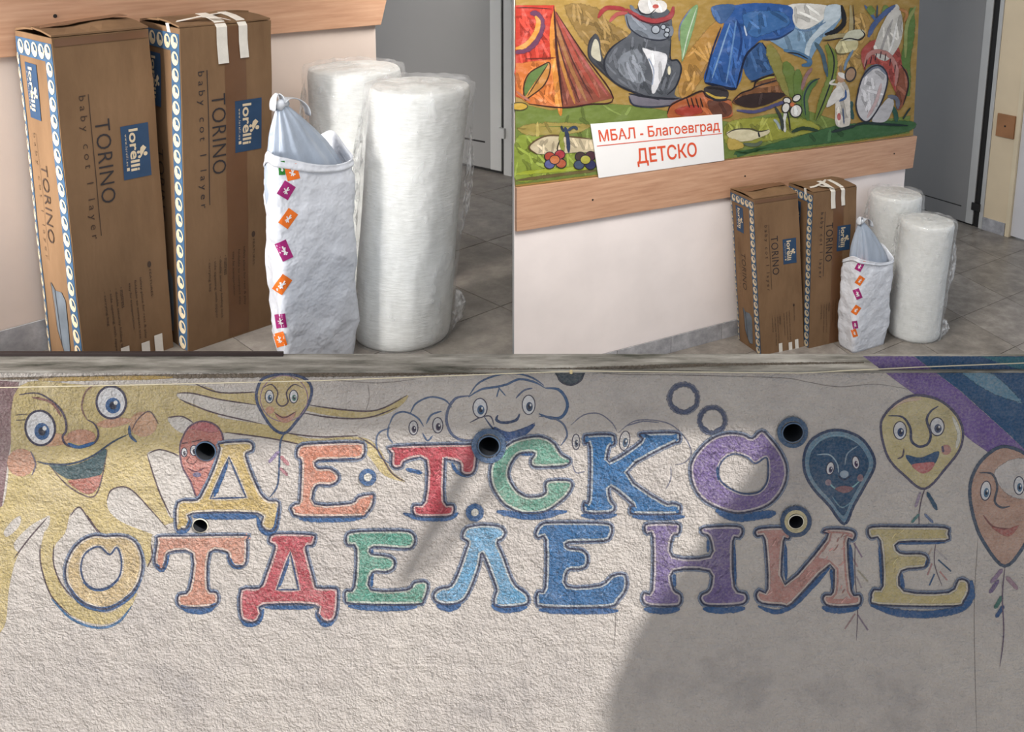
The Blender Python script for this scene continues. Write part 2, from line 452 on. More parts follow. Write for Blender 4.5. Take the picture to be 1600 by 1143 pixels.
def mat_coping():
    m, nt, b, out = new_mat('mossy_coping')
    n = noise_tex(nt, 9, 7, 0.7, stretch=(0.5, 3, 3)); r = ramp(nt, n.outputs['Fac'], [(0.32, lin((58, 58, 48))), (0.48, lin((128, 124, 116))), (0.68, lin((176, 172, 164)))])
    nt.links.new(r.outputs[0], b.inputs['Base Color']); b.inputs['Roughness'].default_value = 0.95
    bp = N(nt, 'ShaderNodeBump'); bp.inputs['Strength'].default_value = 0.6; bp.inputs['Distance'].default_value = 0.006
    nt.links.new(n.outputs['Fac'], bp.inputs['Height']); nt.links.new(bp.outputs[0], b.inputs['Normal']); return m
COPING = mat_coping()
mb = MB(); mb.box((WX0, -0.006, ZT - 0.004), (WX1, WBACK - WY, ZT + 0.0005)); mb.build('coping', COPING, wall)['label'] = 'mossy grey concrete coping along the wall top'

# ground, roof with an added unseen canopy (edge shaped to shade the painted wall), thin partition
mb = MB(); mb.box((-6, -7, -0.12), (7, WBACK - 0.002, -0.002)); tag(mb.build('ground', mat_var('pavement', (176, 170, 162), 0.9, 5, 0.12)), 'pale concrete pavement in front of the painted wall', kind='structure')
ZR = 3.25
def sunback(px, py, z):
    p = wallpt(px, py) + Vector((0, WY, 0)); t = (p.z - z) / SUND.z
    q = p - SUND * t; return Vector((q.x, q.y, z))
edge = [(-80, 726), (60, 716), (180, 707), (300, 702), (420, 700), (500, 686), (600, 680), (760, 688), (900, 690), (1060, 678), (1150, 676), (1222, 684), (1216, 730), (1195, 800), (1160, 855), (1115, 915), (1075, 975), (1020, 1045), (985, 1095), (965, 1145), (940, 1200)]
E3 = [sunback(x, y, ZR) for x, y in edge]
poly = [Vector((-5, E3[0].y, ZR))] + E3 + [Vector((8, E3[-1].y, ZR)), Vector((8, 9, ZR)), Vector((-5, 9, ZR))]
mb = MB(); mb.prism(poly, (0, 0, 0.16)); tag(mb.build('ceiling', mat_var('ceiling_white', (225, 222, 216), 0.9, 6, 0.05)), 'flat roof slab over the rooms, added canopy edge shaped to shade the wall', kind='structure')
PARTM = mat_var('grey_sheet', (150, 148, 145), 0.6, 4, 0.05)
mb = MB(); mb.box((0.0012, WBACK + 0.004, 0.0), (0.0042, 3.868, 2.02)); tag(mb.build('wall_middle', PARTM), 'thin grey partition between the two room corners', kind='structure')

# canopy bars whose thin shadows fall across the letters
for (a, b_, r) in (((748, 700), (632, 905), 0.017), ((822, 690), (668, 890), 0.009)):
    p, q = sunback(*a, ZR - 0.03), sunback(*b_, ZR - 0.03)
    mb = MB(); mb.tube([p + (p - q) * 0.3, p, q], r, 10)
    o = mb.build('canopy_bar', flat((120, 118, 115)), smooth=True); tag(o, 'slim grey metal bar under the canopy' if r > .01 else 'thinner grey metal bar under the canopy', 'bar')

# ------------------------------------------------------------------ room corners
TILE_A = mat_tile('grey_floor_tile', (112, 106, 100), (160, 152, 143)); TILE_B = mat_tile('grey_floor_tile_pale', (124, 118, 112), (172, 165, 157), 12)
SKIRT = mat_tile('grey_skirting_tile', (140, 140, 143), (186, 185, 188), 16)
GROUT = flat((92, 86, 80), 0.9)
DOORM = mat_var('grey_door_panel', (140, 138, 136), 0.45, 3, 0.03); DOORF = mat_var('pale_aluminium', (188, 187, 184), 0.35, 5, 0.04); DARK = flat((38, 36, 35), 0.6)
CREAM = mat_var('cream_plaster', (220, 203, 191), 0.85, 3.5, 0.05, 0.12, 60, bdist=0.002); PINKISH = mat_var('pinkish_plaster', (244, 234, 230), 0.85, 3.5, 0.05, 0.12, 60, bdist=0.002)

def floor_of(S, side, label, xs, ys, xskew, yskew, keep, xr, yr):
    """tile grid: x-lines x = xn + xskew*y, y-lines y = yn + yskew*x"""
    M = S.M
    corners = keep([(xr[0], yr[0]), (xr[1], yr[0]), (xr[1], yr[1]), (xr[0], yr[1])])
    mb = MB(); mb.prism([Vector((p[0], p[1], -0.004)) for p in corners], (0, 0, -0.08))
    fl = mb.build('floor', GROUT, M=M); tag(fl, label, kind='structure')
    def node(i, j):
        x0, y0 = xs[0] + xs[1] * i, ys[0] + ys[1] * j
        x = (x0 + xskew * y0) / (1 - xskew * yskew); return (x, y0 + yskew * x)
    k = 0
    for i in range(-9, 9):
        for j in range(-9, 9):
            q = [node(i, j), node(i + 1, j), node(i + 1, j + 1), node(i, j + 1)]
            c = (sum(p[0] for p in q) / 4, sum(p[1] for p in q) / 4)
            q = [(p[0] + (c[0] - p[0]) * 0.008, p[1] + (c[1] - p[1]) * 0.008) for p in q]
            q = clip(clip(q, lambda p: p[0] - xr[0]), lambda p: xr[1] - p[0]); 
            if len(q) < 3: continue
            q = clip(clip(q, lambda p: p[1] - yr[0]), lambda p: yr[1] - p[1])
            if len(q) < 3: continue
            q = keep(q)
            if len(q) < 3: continue
            if all(p[0] < S.q['xe'] - .05 and p[1] > 0.06 for p in q): continue
            mb = MB(); mb.prism([Vector((p[0], p[1], 0)) for p in q][::-1], (0, 0, -0.006))
            o = mb.build('tile', TILE_A if (i * 7 + j * 3) % 3 else TILE_B, fl); k += 1
    return fl
keep1 = lambda q: clip(clip(q, lambda p: -S1.clipX(p) + 0.001), lambda p: S1.clipY(p) - (WBACK + 0.004))
keep2 = lambda q: clip(clip(q, lambda p: S2.clipX(p) - 0.0045), lambda p: S2.clipY(p) - (WBACK + 0.004))
floor_of(S1, 'left', 'grey stone-look tiled floor under the close-up boxes', (0.015, 0.307), (0.243, 0.405), 0.0, 0.0, keep1, (-2.2, 1.7), (-1.6, 1.7))
floor_of(S2, 'right', 'grey stone-look tiled floor receding beyond the wrapped rolls', (-0.07, 0.42), (-0.03, 0.345), 0.21, 0.11, keep2, (-4.2, 2.2), (-2.6, 2.6))

def corner_wall(S, name, label, xl, zt, mat, rail, nb):
    xe = S.q['xe']; M = S.M
    mb = MB(); mb.box((xl, 0, -0.05), (xe, 0.12, zt)); w = mb.build(name, mat, M=M); tag(w, label, kind='structure')
    # skirting tiles
    hs = S.q['hs']; b = MB(); b.box((xl, -0.006, 0.0), (xe, -0.0002, hs - 0.002)); base = b.build('baseboard_' + nb, GROUT, M=M)
    tag(base, 'grey stone-look skirting tiles along the %s wall' % nb, kind='structure')
    x = xe; L = 0.31
    while x > xl + 0.02:
        x2 = max(x - L, xl); mb = MB(); mb.box((x2 + 0.0015, -0.010, 0.0), (x - 0.0015, -0.005, hs)); mb.build('tile', SKIRT, base, bevel=0.001); x = x2
    return w
corner_wall(S1, 'wall_left', 'cream painted wall behind the close-up boxes', -1.95, 1.9, CREAM, None, 'left')
xl2 = -2.5915
corner_wall(S2, 'wall_right', 'pinkish plaster wall below the painted board', xl2, 2.05, PINKISH, None, 'right')

def rail(S, name, label, pts, screws, xr, t=0.018):
    """wooden bumper board: pts = pixel corners TL,TR,BR,BL on the wall"""
    P = [S.wl(*p, y=-0.001) for p in pts]
    mb = MB(); mb.prism(P, (0, -t, 0)); o = mb.build(name, WOOD, M=S.M, bevel=0.002); tag(o, label, kind='structure')
    for s in screws:
        c = S.wl(*s, y=-t - 0.001); m2 = MB(); m2.tube([c, c + Vector((0, -0.0015, 0))], 0.0045, 10); m2.build('screw', DARK, o)
    return o
# pixel outline of the rail; left ends run past the frame
rail(S1, 'trim_1', 'beech laminate bumper rail above the close-up boxes', [(-190, -80), (628, -130), (590, 38), (-190, 105)], [(86, 25)], None)
rail(S2, 'trim_2', 'long beech laminate bumper rail under the painted board', [(804.2, 291.8), (1429, 211.5), (1422, 261), (804.2, 360)], [(926, 312), (1397, 240), (1164, 275)], None)

# ------------------------------------------------------------------ doors beyond the corners
def door_plane(S, a, b):
    """vertical plane through two floor pixels; returns origin, direction (towards viewer), normal facing -x"""
    A, B = S.fl(*a), S.fl(*b); u = (B - A); u.z = 0; u.normalize(); return A, u, Vector((u.y, -u.x, 0)).normalized()
def on_plane(S, px, py, A, n): return S.on(px, py, A, n)
def slab(S, name, mat, parent, A, u, n, s0, s1, z0, z1, t, out=0.0, bevel=0.0015, M=None):
    p = A + u * s0 + n * out; q = A + u * s1 + n * out
    pl = [(x.x, x.y) for x in (p, q, q - n * t, p - n * t)]
    if S is S1: pl = clip(pl, lambda k: -S1.clipX(k) - 0.0005)
    mb = MB(); mb.prism([Vector((x, y, z0)) for x, y in pl], (0, 0, z1 - z0))
    return mb.build(name, mat, parent, M, bevel=bevel)
def sof(S, px, py, A, u, n):
    P = S.on(px, py, A, n); return (P - A).dot(u), P.z
# left room: grey door
A, u, n = door_plane(S1, (720, 258.5), (779.5, 270.9))
sR, _ = sof(S1, 784, 150, A, u, n); sL = sR - 0.95
zl = sof(S1, 760, 222, A, u, n)[1]
door = slab(S1, 'door_1', DOORM, None, A, u, n, sL, sR, 0.012, 1.95, 0.04, M=S1.M); tag(door, 'grey metal door leaf beside the close-up rolls', kind='structure')
slab(S1, 'kick_groove', DARK, door, A, u, n, sL, sR - 0.085, zl - 0.004, zl + 0.003, 0.004, 0.0005, 0)
slab(S1, 'edge_stile', DOORF, door, A, u, n, sR - 0.055, sR, 0.012, 1.95, 0.02, 0.004)
slab(S1, 'rubber_seal', DARK, door, A, u, n, sR + 0.001, sR + 0.012, 0.0, 1.95, 0.03, -0.004, 0)
sE = sof(S1, 802.2, 150, A, u, n)[0] + 0.08
jb = slab(S1, 'door_frame', DOORF, door, A, u, n, sR + 0.013, sE, 0.0, 1.95, 0.06, 0.006)
slab(S1, 'hinge', DOORF, door, A, u, n, sR - 0.004, sR + 0.024, sof(S1, 793, 216, A, u, n)[1], sof(S1, 793, 200, A, u, n)[1], 0.012, 0.018)
slab(S1, 'door_sweep', DARK, door, A, u, n, sL, sR, 0.002, 0.014, 0.03, -0.002, 0)
# right room: grey door, jamb, wall piece with wooden cover, white door
A, u, n = door_plane(S2, (1493.7, 345), (1600, 378))
sR, _ = sof(S2, 1527, 270, A, u, n); sL = sR - 1.0
zl = sof(S2, 1480, 315, A, u, n)[1]
door = slab(S2, 'door_2', DOORM, None, A, u, n, sL, sR, 0.012, 2.05, 0.04, M=S2.M); tag(door, 'grey metal door leaf right of the painted board', kind='structure')
slab(S2, 'kick_groove', DARK, door, A, u, n, sL, sR - 0.09, zl - 0.004, zl + 0.003, 0.004, 0.0005, 0)
slab(S2, 'edge_stile', DOORF, door, A, u, n, sR - 0.05, sR, 0.012, 2.05, 0.02, 0.004)
s1_ = sof(S2, 1537, 270, A, u, n)[0]; s2_ = sof(S2, 1543, 270, A, u, n)[0]
slab(S2, 'rubber_seal', DARK, door, A, u, n, sR + 0.001, s1_, 0.0, 2.05, 0.03, -0.008, 0)
slab(S2, 'door_frame', DOORF, door, A, u, n, s1_, s2_, 0.0, 2.05, 0.06, 0.004)
slab(S2, 'hinge', DARK, door, A, u, n, sR - 0.01, s1_ + 0.005, sof(S2, 1530, 330, A, u, n)[1], sof(S2, 1530, 318, A, u, n)[1], 0.012, 0.016)
slab(S2, 'door_sweep', DARK, door, A, u, n, sL, sR, 0.002, 0.014, 0.03, -0.002, 0)
s3_ = sof(S2, 1580, 270, A, u, n)[0]
wp = slab(S2, 'wall_back', mat_var('yellowish_plaster', (222, 203, 172), 0.8, 4, 0.05), None, A, u, n, s2_ + 0.002, s3_, 0.0, 2.05, 0.08, 0.0, M=S2.M); tag(wp, 'narrow cream wall strip between the grey and white doors', kind='structure')
slab(S2, 'skirting_tile', SKIRT, wp, A, u, n, s2_ + 0.004, s3_ - 0.002, 0.0, 0.085, 0.01, 0.009)
zc0 = sof(S2, 1570, 214, A, u, n)[1]; zc1 = sof(S2, 1570, 178, A, u, n)[1]
cover = slab(S2, 'wall_cover', mat_var('brown_cover', (158, 112, 76), 0.5, 8, 0.1), None, A, u, n, sof(S2, 1559, 196, A, u, n)[0], sof(S2, 1587, 196, A, u, n)[0], zc0, zc1, 0.014, 0.016, 0.002, M=S2.M)
tag(cover, 'small square brown cover plate on the cream wall strip', 'cover plate')
c = A + u * ((sof(S2, 1559, 196, A, u, n)[0] + sof(S2, 1587, 196, A, u, n)[0]) / 2) + n * 0.016 + Vector((0, 0, (zc0 + zc1) / 2))
mb = MB(); mb.tube([c, c + n * 0.002], 0.006, 10); mb.build('screw', DARK, cover)
wd = slab(S2, 'door_3', mat_var('white_door', (214, 212, 214), 0.4, 4, 0.03), None, A, u, n, s3_ + 0.03, s3_ + 0.95, 0.01, 2.05, 0.04, -0.012, M=S2.M); tag(wd, 'white door at the right edge of the tiled room', kind='structure')
slab(S2, 'door_frame', mat_var('cream_frame', (222, 206, 176), 0.5, 4, 0.04), wd, A, u, n, s3_ + 0.001, s3_ + 0.028, 0.0, 2.05, 0.08, 0.006)

# ================================================================== CARDBOARD BOXES
NAVY = mat_var('navy_print', (44, 70, 100), 0.55, 30, 0.12); NAVYP = mat_var('blue_pattern_print', (62, 92, 122), 0.6, 40, 0.2)
PALE = mat_var('pale_print', (214, 196, 164), 0.7, 30, 0.06); INK = mat_var('ink_print', (52, 48, 50), 0.7, 30, 0.1); INKL = mat_var('faded_ink', (70, 55, 46), 0.7, 30, 0.15)
TAPEB = mat_var('brown_tape', (108, 76, 52), 0.28, 12, 0.08, spec=0.5); TAPEW = mat_var('white_tape', (222, 216, 206), 0.5, 40, 0.06, 0.4, 90)
def corner(b, ix, iy, iz):
    x0, y0, w, d, yaw, h, sx, sy = b; c, s = math.cos(yaw), math.sin(yaw)
    return Vector((x0 + c * w * ix - s * d * iy + sx * iz, y0 + s * w * ix + c * d * iy + sy * iz, h * iz))
class BoxFace:
    def __init__(s, tl, tr, bl, br, w, h):
        s.c = (tl, tr, bl, br); s.w, s.h = w, h
        s.n = (bl - tl).cross(tr - tl).normalized()
    def at(s, u, v, off=0.0):
        a, b = u / s.w, v / s.h; tl, tr, bl, br = s.c
        p = tl * (1 - a) * (1 - b) + tr * a * (1 - b) + bl * (1 - a) * b + br * a * b
        return dent(p, s) + s.n * off
def dent(p, s=None):
    k = noise.noise_vector(p * 7.0 + Vector((3.1, 1.7, 9.2)))
    return p + k * 0.0022
def patch(mb, fc, u0, v0, u1, v1, off=0.0012, du=0.03):
    nu = max(1, int(abs(u1 - u0) / du) + 1); nv = max(1, int(abs(v1 - v0) / du) + 1)
    mb.add([fc.at(u0 + (u1 - u0) * i / nu, v0 + (v1 - v0) * j / nv, off) for j in range(nv + 1) for i in range(nu + 1)],
           [(j * (nu + 1) + i, (j + 1) * (nu + 1) + i, (j + 1) * (nu + 1) + i + 1, j * (nu + 1) + i + 1) for j in range(nv) for i in range(nu)])
def ringp(mb, fc, cu, cv, ru, rv, w, off, n=14):
    P = []
    for k in range(n):
        a = k * 2 * math.pi / n; P += [fc.at(cu + ru * math.cos(a), cv + rv * math.sin(a), off), fc.at(cu + (ru - w) * math.cos(a), cv + (rv - w) * math.sin(a), off)]
    mb.add(P, [(2 * k, 2 * ((k + 1) % n), 2 * ((k + 1) % n) + 1, 2 * k + 1) for k in range(n)])
def discp(mb, fc, cu, cv, ru, rv, off, n=12):
    mb.add([fc.at(cu + ru * math.cos(k * 2 * math.pi / n), cv + rv * math.sin(k * 2 * math.pi / n), off) for k in range(n)], [tuple(range(n))])
def vtext(mb, fc, txt, u0, u1, v0, v1, off, bold=0.0, spacing=1.0):
    """lettering that reads downwards, letter tops to the right"""
    add_text(mb, txt, lambda a, b: fc.at(u0 + (u1 - u0) * b, v0 + (v1 - v0) * a, off), bold, spacing)
def logo(fc, parent, u0, u1, v0, v1):
    W, H = u1 - u0, v1 - v0
    mb = MB(); patch(mb, fc, u0, v0, u1, v1, 0.0014); pn = mb.build('brand_panel', NAVY, parent); pn['label'] = 'navy brand panel with cream lorelli lettering'
    mb = MB(); o = 0.0022
    vtext(mb, fc, 'lorelli', u0 + W * .27, u0 + W * .60, v0 + H * .07, v0 + H * .86, o, 0.022)
    vtext(mb, fc, 'www.lorelli.eu', u0 + W * .12, u0 + W * .20, v0 + H * .15, v0 + H * .74, o, 0.0, 1.3)
    patch(mb, fc, u0 + W * .12, v0 + H * .78, u0 + W * .22, v0 + H * .84, o)
    for cu, cv, r in ((.57, .52, .055), (.60, .61, .055), (.83, .57, .075)): discp(mb, fc, u0 + W * cu, v0 + H * cv, W * r, W * r, o)
    tear = [(.66, .62), (.62, .52), (.66, .44), (.76, .40), (.87, .46), (.78, .52), (.72, .57)]
    mb.add([fc.at(u0 + W * a, v0 + H * b, o) for a, b in tear], [tuple(range(len(tear)))])
    mb.build('brand_lettering', PALE, pn)
def pattern_unit(mb, fc, cu, cv, ru, rv, off=0.0022, dark=None):
    ringp(mb, fc, cu, cv, ru, rv, min(ru, rv) * .3, off)
    discp(mb, fc, cu - ru * .45, cv + rv * .05, ru * .38, rv * .75, off)
    discp(mb, fc, cu + ru * .2, cv + rv * .45, ru * .42, rv * .36, off)
def cardboard_box(S, b, label, which):
    x0, y0, w, d, yaw, h, sx, sy = b
    base = Vector((x0, y0, 0)); root = empty('cardboard_box', S.M @ Matrix.Translation(base), label, 'box', 'flat baby cot cartons standing on end')
    C = lambda i, j, k: corner(b, i, j, k) - base
    F_ = BoxFace(C(0, 0, 1), C(1, 0, 1), C(0, 0, 0), C(1, 0, 0), w, h)
    L_ = BoxFace(C(0, 1, 1), C(0, 0, 1), C(0, 1, 0), C(0, 0, 0), d, h)
    R_ = BoxFace(C(1, 0, 1), C(1, 1, 1), C(1, 0, 0), C(1, 1, 0), d, h)
    K_ = BoxFace(C(1, 1, 1), C(0, 1, 1), C(1, 1, 0), C(0, 1, 0), w, h)
    mb = MB()
    for fc in (F_, L_, R_, K_): patch(mb, fc, 0, 0, fc.w, h, 0.0, 0.022)
    mb.add([dent(C(0, 0, 0)), dent(C(1, 0, 0)), dent(C(1, 1, 0)), dent(C(0, 1, 0))], [(0, 1, 2, 3)])
    body = mb.build('carton_body', CARD, root, weld=0.0006)
    pf = min(body.data.polygons, key=lambda p: (p.center - F_.at(w / 2, h / 2)).length)
    if pf.normal.dot(F_.n) < 0: body.data.flip_normals()
    md = body.modifiers.new('board', 'SOLIDIFY'); md.thickness = 0.004; md.offset = -1
    # top flaps, a little sprung
    def flap(name, p0, p1, q1, q0, lift, nseg=8):
        m = MB(); V = []
        for k in range(2):
            for i in range(nseg + 1):
                t = i / nseg; a = p0.lerp(p1, t); c = q0.lerp(q1, t); z = lift[0] * (1 - t) + lift[1] * t + 0.004 * math.sin(t * 9 + lift[0] * 300)
                V += [a + Vector((0, 0, 0.0015 + 0.004 * (1 - k))), a.lerp(c, 0.5) + Vector((0, 0, z * .6 + 0.003 + 0.004 * (1 - k))), c + Vector((0, 0, z + 0.002 + 0.004 * (1 - k)))]
        n3 = 3 * (nseg + 1); fs = []
        for i in range(nseg):
            for j in range(2):
                a = 3 * i + j; fs += [(a, a + 3, a + 4, a + 1), (n3 + a, n3 + a + 1, n3 + a + 4, n3 + a + 3)]
            fs += [(3 * i, n3 + 3 * i, n3 + 3 * i + 3, 3 * i + 3), (3 * i + 2, 3 * i + 5, n3 + 3 * i + 5, n3 + 3 * i + 2)]
        for i in (0, nseg): fs += [(3 * i, 3 * i + 1, n3 + 3 * i + 1, n3 + 3 * i), (3 * i + 1, 3 * i + 2, n3 + 3 * i + 2, n3 + 3 * i + 1)]
        m.add(V, fs); return m.build(name, CARD, root, smooth=False)
    ml, mr = (C(0, 0, 1) + C(0, 1, 1)) / 2, (C(1, 0, 1) + C(1, 1, 1)) / 2
    flap('top_flap', C(0, 1, 1), C(1, 1, 1), mr, ml, (0.004, 0.012)); flap('top_flap', C(0, 0, 1) + Vector((0, .004, 0)), C(1, 0, 1) + Vector((0, .004, 0)), mr + Vector((0, .01, 0)), ml + Vector((0, .01, 0)), (0.006, 0.016 if which == 'A' else 0.010))
    # front print (scaled to this face)
    ku, kv = w / .2154, h / .7805; u = lambda x: x * ku; v = lambda x: x * kv
    du = 0.0 if which == 'A' else -0.006; dv = 0.0 if which == 'A' else -0.03
    mb = MB(); vtext(mb, F_, 'TORINO', u(.073 + du), u(.106 + du), v(.19 + dv), v(.383 + dv), 0.0016, -0.006, 1.08); mb.build('product_lettering', INK, root)
    mb = MB(); patch(mb, F_, u(.0640 + du), v(.1286 + dv), u(.0658 + du), v(.454 + dv), 0.0016); vtext(mb, F_, 'baby cot 1 layer', u(.039 + du), u(.0585 + du), v(.13 + dv), v(.4585 + dv), 0.0016, -0.004, 1.65); mb.build('subtitle_lettering', INKL if which == 'A' else INK, root)
    logo(F_, root, u(.1285 + du), u(.1945 + du), v(.2135 + dv), v(.3395 + dv))
    mb = MB(); discp(mb, F_, u(.171 + du), v(.553 + dv), u(.0045), v(.008), 0.0016)
    vtext(mb, F_, 'FEATURES:', u(.1695 + du), u(.1745 + du), v(.566 + dv), v(.637 + dv), 0.0016)
    for uu, va, vb, t in ((.148, .578, .732, 'safety place for rest & play'), (.1345, .582, .728, 'foldable to compact size'), (.121, .585, .70, 'easy for transportation'), (.1015, .588, .64, '- mattress'), (.089, .588, .748, '- double security folding lock'), (.076, .588, .745, '- side opening with zipper'), (.0625, .588, .672, '- carrying bag')):
        vtext(mb, F_, t, u(uu - .004 + du), u(uu + .003 + du), v(va + dv), v(vb + dv), 0.0016)
    mb.build('feature_lettering', INKL, root)['kind'] = 'stuff'
    # left face print: pattern border, logo, lettering, cot picture
    a = d / .1938
    mb = MB(); patch(mb, L_, .150 * a, 0.012, d - .003, h - .004, 0.0011); patch(mb, L_, 0.001, 0.012, .012 * a, h - .004, 0.0011); patch(mb, L_, .012 * a, 0.012, .150 * a, .0525, 0.0011)
    pb = mb.build('border_print', NAVYP, root); pb['label'] = 'blue border strip of the carton'
    mb = MB(); nv = 20
    for k in range(nv): pattern_unit(mb, L_, .1705 * a, .030 + (h - .05) * k / (nv - 1), .0165 * a, .0165)
    for k in range(4): pattern_unit(mb, L_, (.028 + .036 * k) * a, .032, .015 * a, .0165)
    for k in range(22): pattern_unit(mb, L_, .006 * a, .062 + (h - .08) * k / 21, .005 * a, .014)
    mb.build('border_motif', PALE, pb)
    logo(L_, root, .039 * a, .098 * a, .066 * kv, .194 * kv)
    mb = MB(); vtext(mb, L_, 'TORINO', .066 * a, .100 * a, .296 * kv, .482 * kv, 0.0016, -0.006, 1.08); mb.build('product_lettering', INKL, root)
    mb = MB(); vtext(mb, L_, 'baby cot 1 layer', .037 * a, .052 * a, .23 * kv, .53 * kv, 0.0016, -0.006, 1.65); patch(mb, L_, .057 * a, .23 * kv, .0582 * a, .53 * kv, 0.0016); mb.build('subtitle_lettering', mat_var('very_faded_ink', (104, 82, 62), 0.7, 30, 0.1), root)
    mb = MB(); pic = [(.055, .585), (.075, .60), (.112, .594), (.13, .61), (.128, .70), (.125, .748), (.10, .755), (.085, .735), (.066, .70), (.062, .64)]
    mb.add([L_.at(x * a, y * kv, 0.0016) for x, y in pic], [tuple(range(len(pic)))]); cp = mb.build('cot_picture', mat_var('cot_picture_grey', (104, 112, 120), 0.6, 18, 0.25), root)
    mb = MB()
    for p, q in (((.055, .585), (.066, .70)), ((.066, .70), (.085, .735)), ((.075, .60), (.085, .735)), ((.085, .735), (.10, .755))):
        P, Q = Vector(p), Vector(q); t = (Q - P).normalized() * .0012; nn = Vector((-t.y, t.x))
        mb.add([L_.at(x.x * a, x.y * kv, 0.0022) for x in (P + nn, Q + nn, Q - nn, P - nn)], [(0, 1, 2, 3)])
    mb.build('cot_outline', INK, cp)
    def strip(name, pts, wd, mat, off=0.0026):      # tape along 3D points, wd vector
        m = MB(); V = []
        for p in pts: V += [Vector(p) - Vector(wd) / 2, Vector(p) + Vector(wd) / 2]
        m.add(V, [(2 * i, 2 * i + 1, 2 * i + 3, 2 * i + 2) for i in range(len(pts) - 1)])
        o = m.build(name, mat, root); sd = o.modifiers.new('thickness', 'SOLIDIFY'); sd.thickness = 0.0006; return o
    xa = (C(1, 0, 1) - C(0, 0, 1)).normalized(); ya = (C(0, 1, 1) - C(0, 0, 1)).normalized()
    if which == 'B':
        m = MB(); patch(m, F_, u(.101), .004, u(.152), h - .006, 0.0008); m.build('brown_tape', TAPEB, root)
        for uu, wd, vv in ((.094, .026, .088), (.144, .022, .08)):
            top = F_.at(u(uu), 0, .003)
            strip('white_tape', [top + ya * .10 + Vector((0, 0, .020)), top + ya * .05 + Vector((0, 0, .016)), top + ya * .012 + Vector((0, 0, .009)), F_.at(u(uu), .004, .005), F_.at(u(uu) + .002, vv * .5, .0034), F_.at(u(uu) + .004, vv, .005)], xa * wd, TAPEW)
        tl = C(0, 0, 1)
        strip('white_tape', [tl + xa * .012 + ya * .05 - Vector((.006, 0, .07)), tl + ya * .055 - xa * .004 + Vector((0, 0, .008)), tl + xa * .05 + ya * .045 + Vector((0, 0, .016)), tl + xa * .12 + ya * .075 + Vector((0, 0, .018)), tl + xa * .17 + ya * .11 + Vector((0, 0, .016))], ya * .016, TAPEW)
        strip('white_tape', [tl + xa * .06 + ya * .03 + Vector((0, 0, .0205)), tl + xa * .10 + ya * .012 + Vector((0, 0, .017)), tl + xa * .118 + ya * .0 + Vector((0, 0, .011))], ya * .022, TAPEW)
    else:
        m = MB(); patch(m, F_, u(.004), .002, u(.211), .018, 0.0024); m.build('brown_tape', TAPEB, root)
        for uu, va in ((.095, .735), (.145, .74), (.178, .732)):
            strip('white_tape', [F_.at(u(uu), va * kv, .003), F_.at(u(uu), h * .96, .003), F_.at(u(uu), h - .001, .004)], xa * .020, TAPEW)
        tl = C(0, 0, 1)
        strip('brown_tape', [tl + ya * .10 + xa * .01 + Vector((0, 0, .014)), tl + ya * .10 + xa * (w * .5) + Vector((0, 0, .021)), tl + ya * .10 + xa * (w - .01) + Vector((0, 0, .026))], ya * .045, TAPEB)
    return root
cardboard_box(S1, S1.q['A'], 'close-up cardboard carton, leftmost of the upper left corner, full side print', 'A')
cardboard_box(S1, S1.q['B'], 'close-up cardboard carton with brown tape stripe, next to the white bag', 'B')
cardboard_box(S2, S2.q['A'], 'smaller-looking cardboard carton below the rail, left one of the right corner', 'A')
cardboard_box(S2, S2.q['B'], 'smaller-looking taped cardboard carton beside the bag in the right corner', 'B')

# ================================================================== WRAPPED ROLLS
def mat_roll():
    m, nt, b, out = new_mat('white_foam_roll')
    n = noise_tex(nt, 40, 4, stretch=(1, 1, 6)); r = ramp(nt, n.outputs['Fac'], [(0.3, lin((216, 217, 213))), (0.7, lin((234, 235, 232)))])
    nt.links.new(r.outputs[0], b.inputs['Base Color']); b.inputs['Roughness'].default_value = 0.5
    b.inputs['Subsurface Weight'].default_value = 0.25; b.inputs['Subsurface Radius'].default_value = (0.03, 0.03, 0.03)
    bp = N(nt, 'ShaderNodeBump'); bp.inputs['Strength'].default_value = 0.35; bp.inputs['Distance'].default_value = 0.004
    nt.links.new(n.outputs['Fac'], bp.inputs['Height']); nt.links.new(bp.outputs[0], b.inputs['Normal']); return m
ROLLM = mat_roll(); FILM = mat_film('clear_wrap', 0.17, 24); TUFT = mat_film('crumpled_wrap', 0.42, 60)
def lathe(profile, nseg, fn):
    """profile: list of (r, z); fn(r, z, a) -> Vector"""
    V = []; m = len(profile)
    for r, z in profile:
        for k in range(nseg): V.append(fn(r, z, k * 2 * math.pi / nseg))
    Fc = [(i * nseg + k, i * nseg + (k + 1) % nseg, (i + 1) * nseg + (k + 1) % nseg, (i + 1) * nseg + k) for i in range(m - 1) for k in range(nseg)]
    Fc += [tuple(range(nseg))[::-1], tuple(range((m - 1) * nseg, m * nseg))]
    return V, Fc
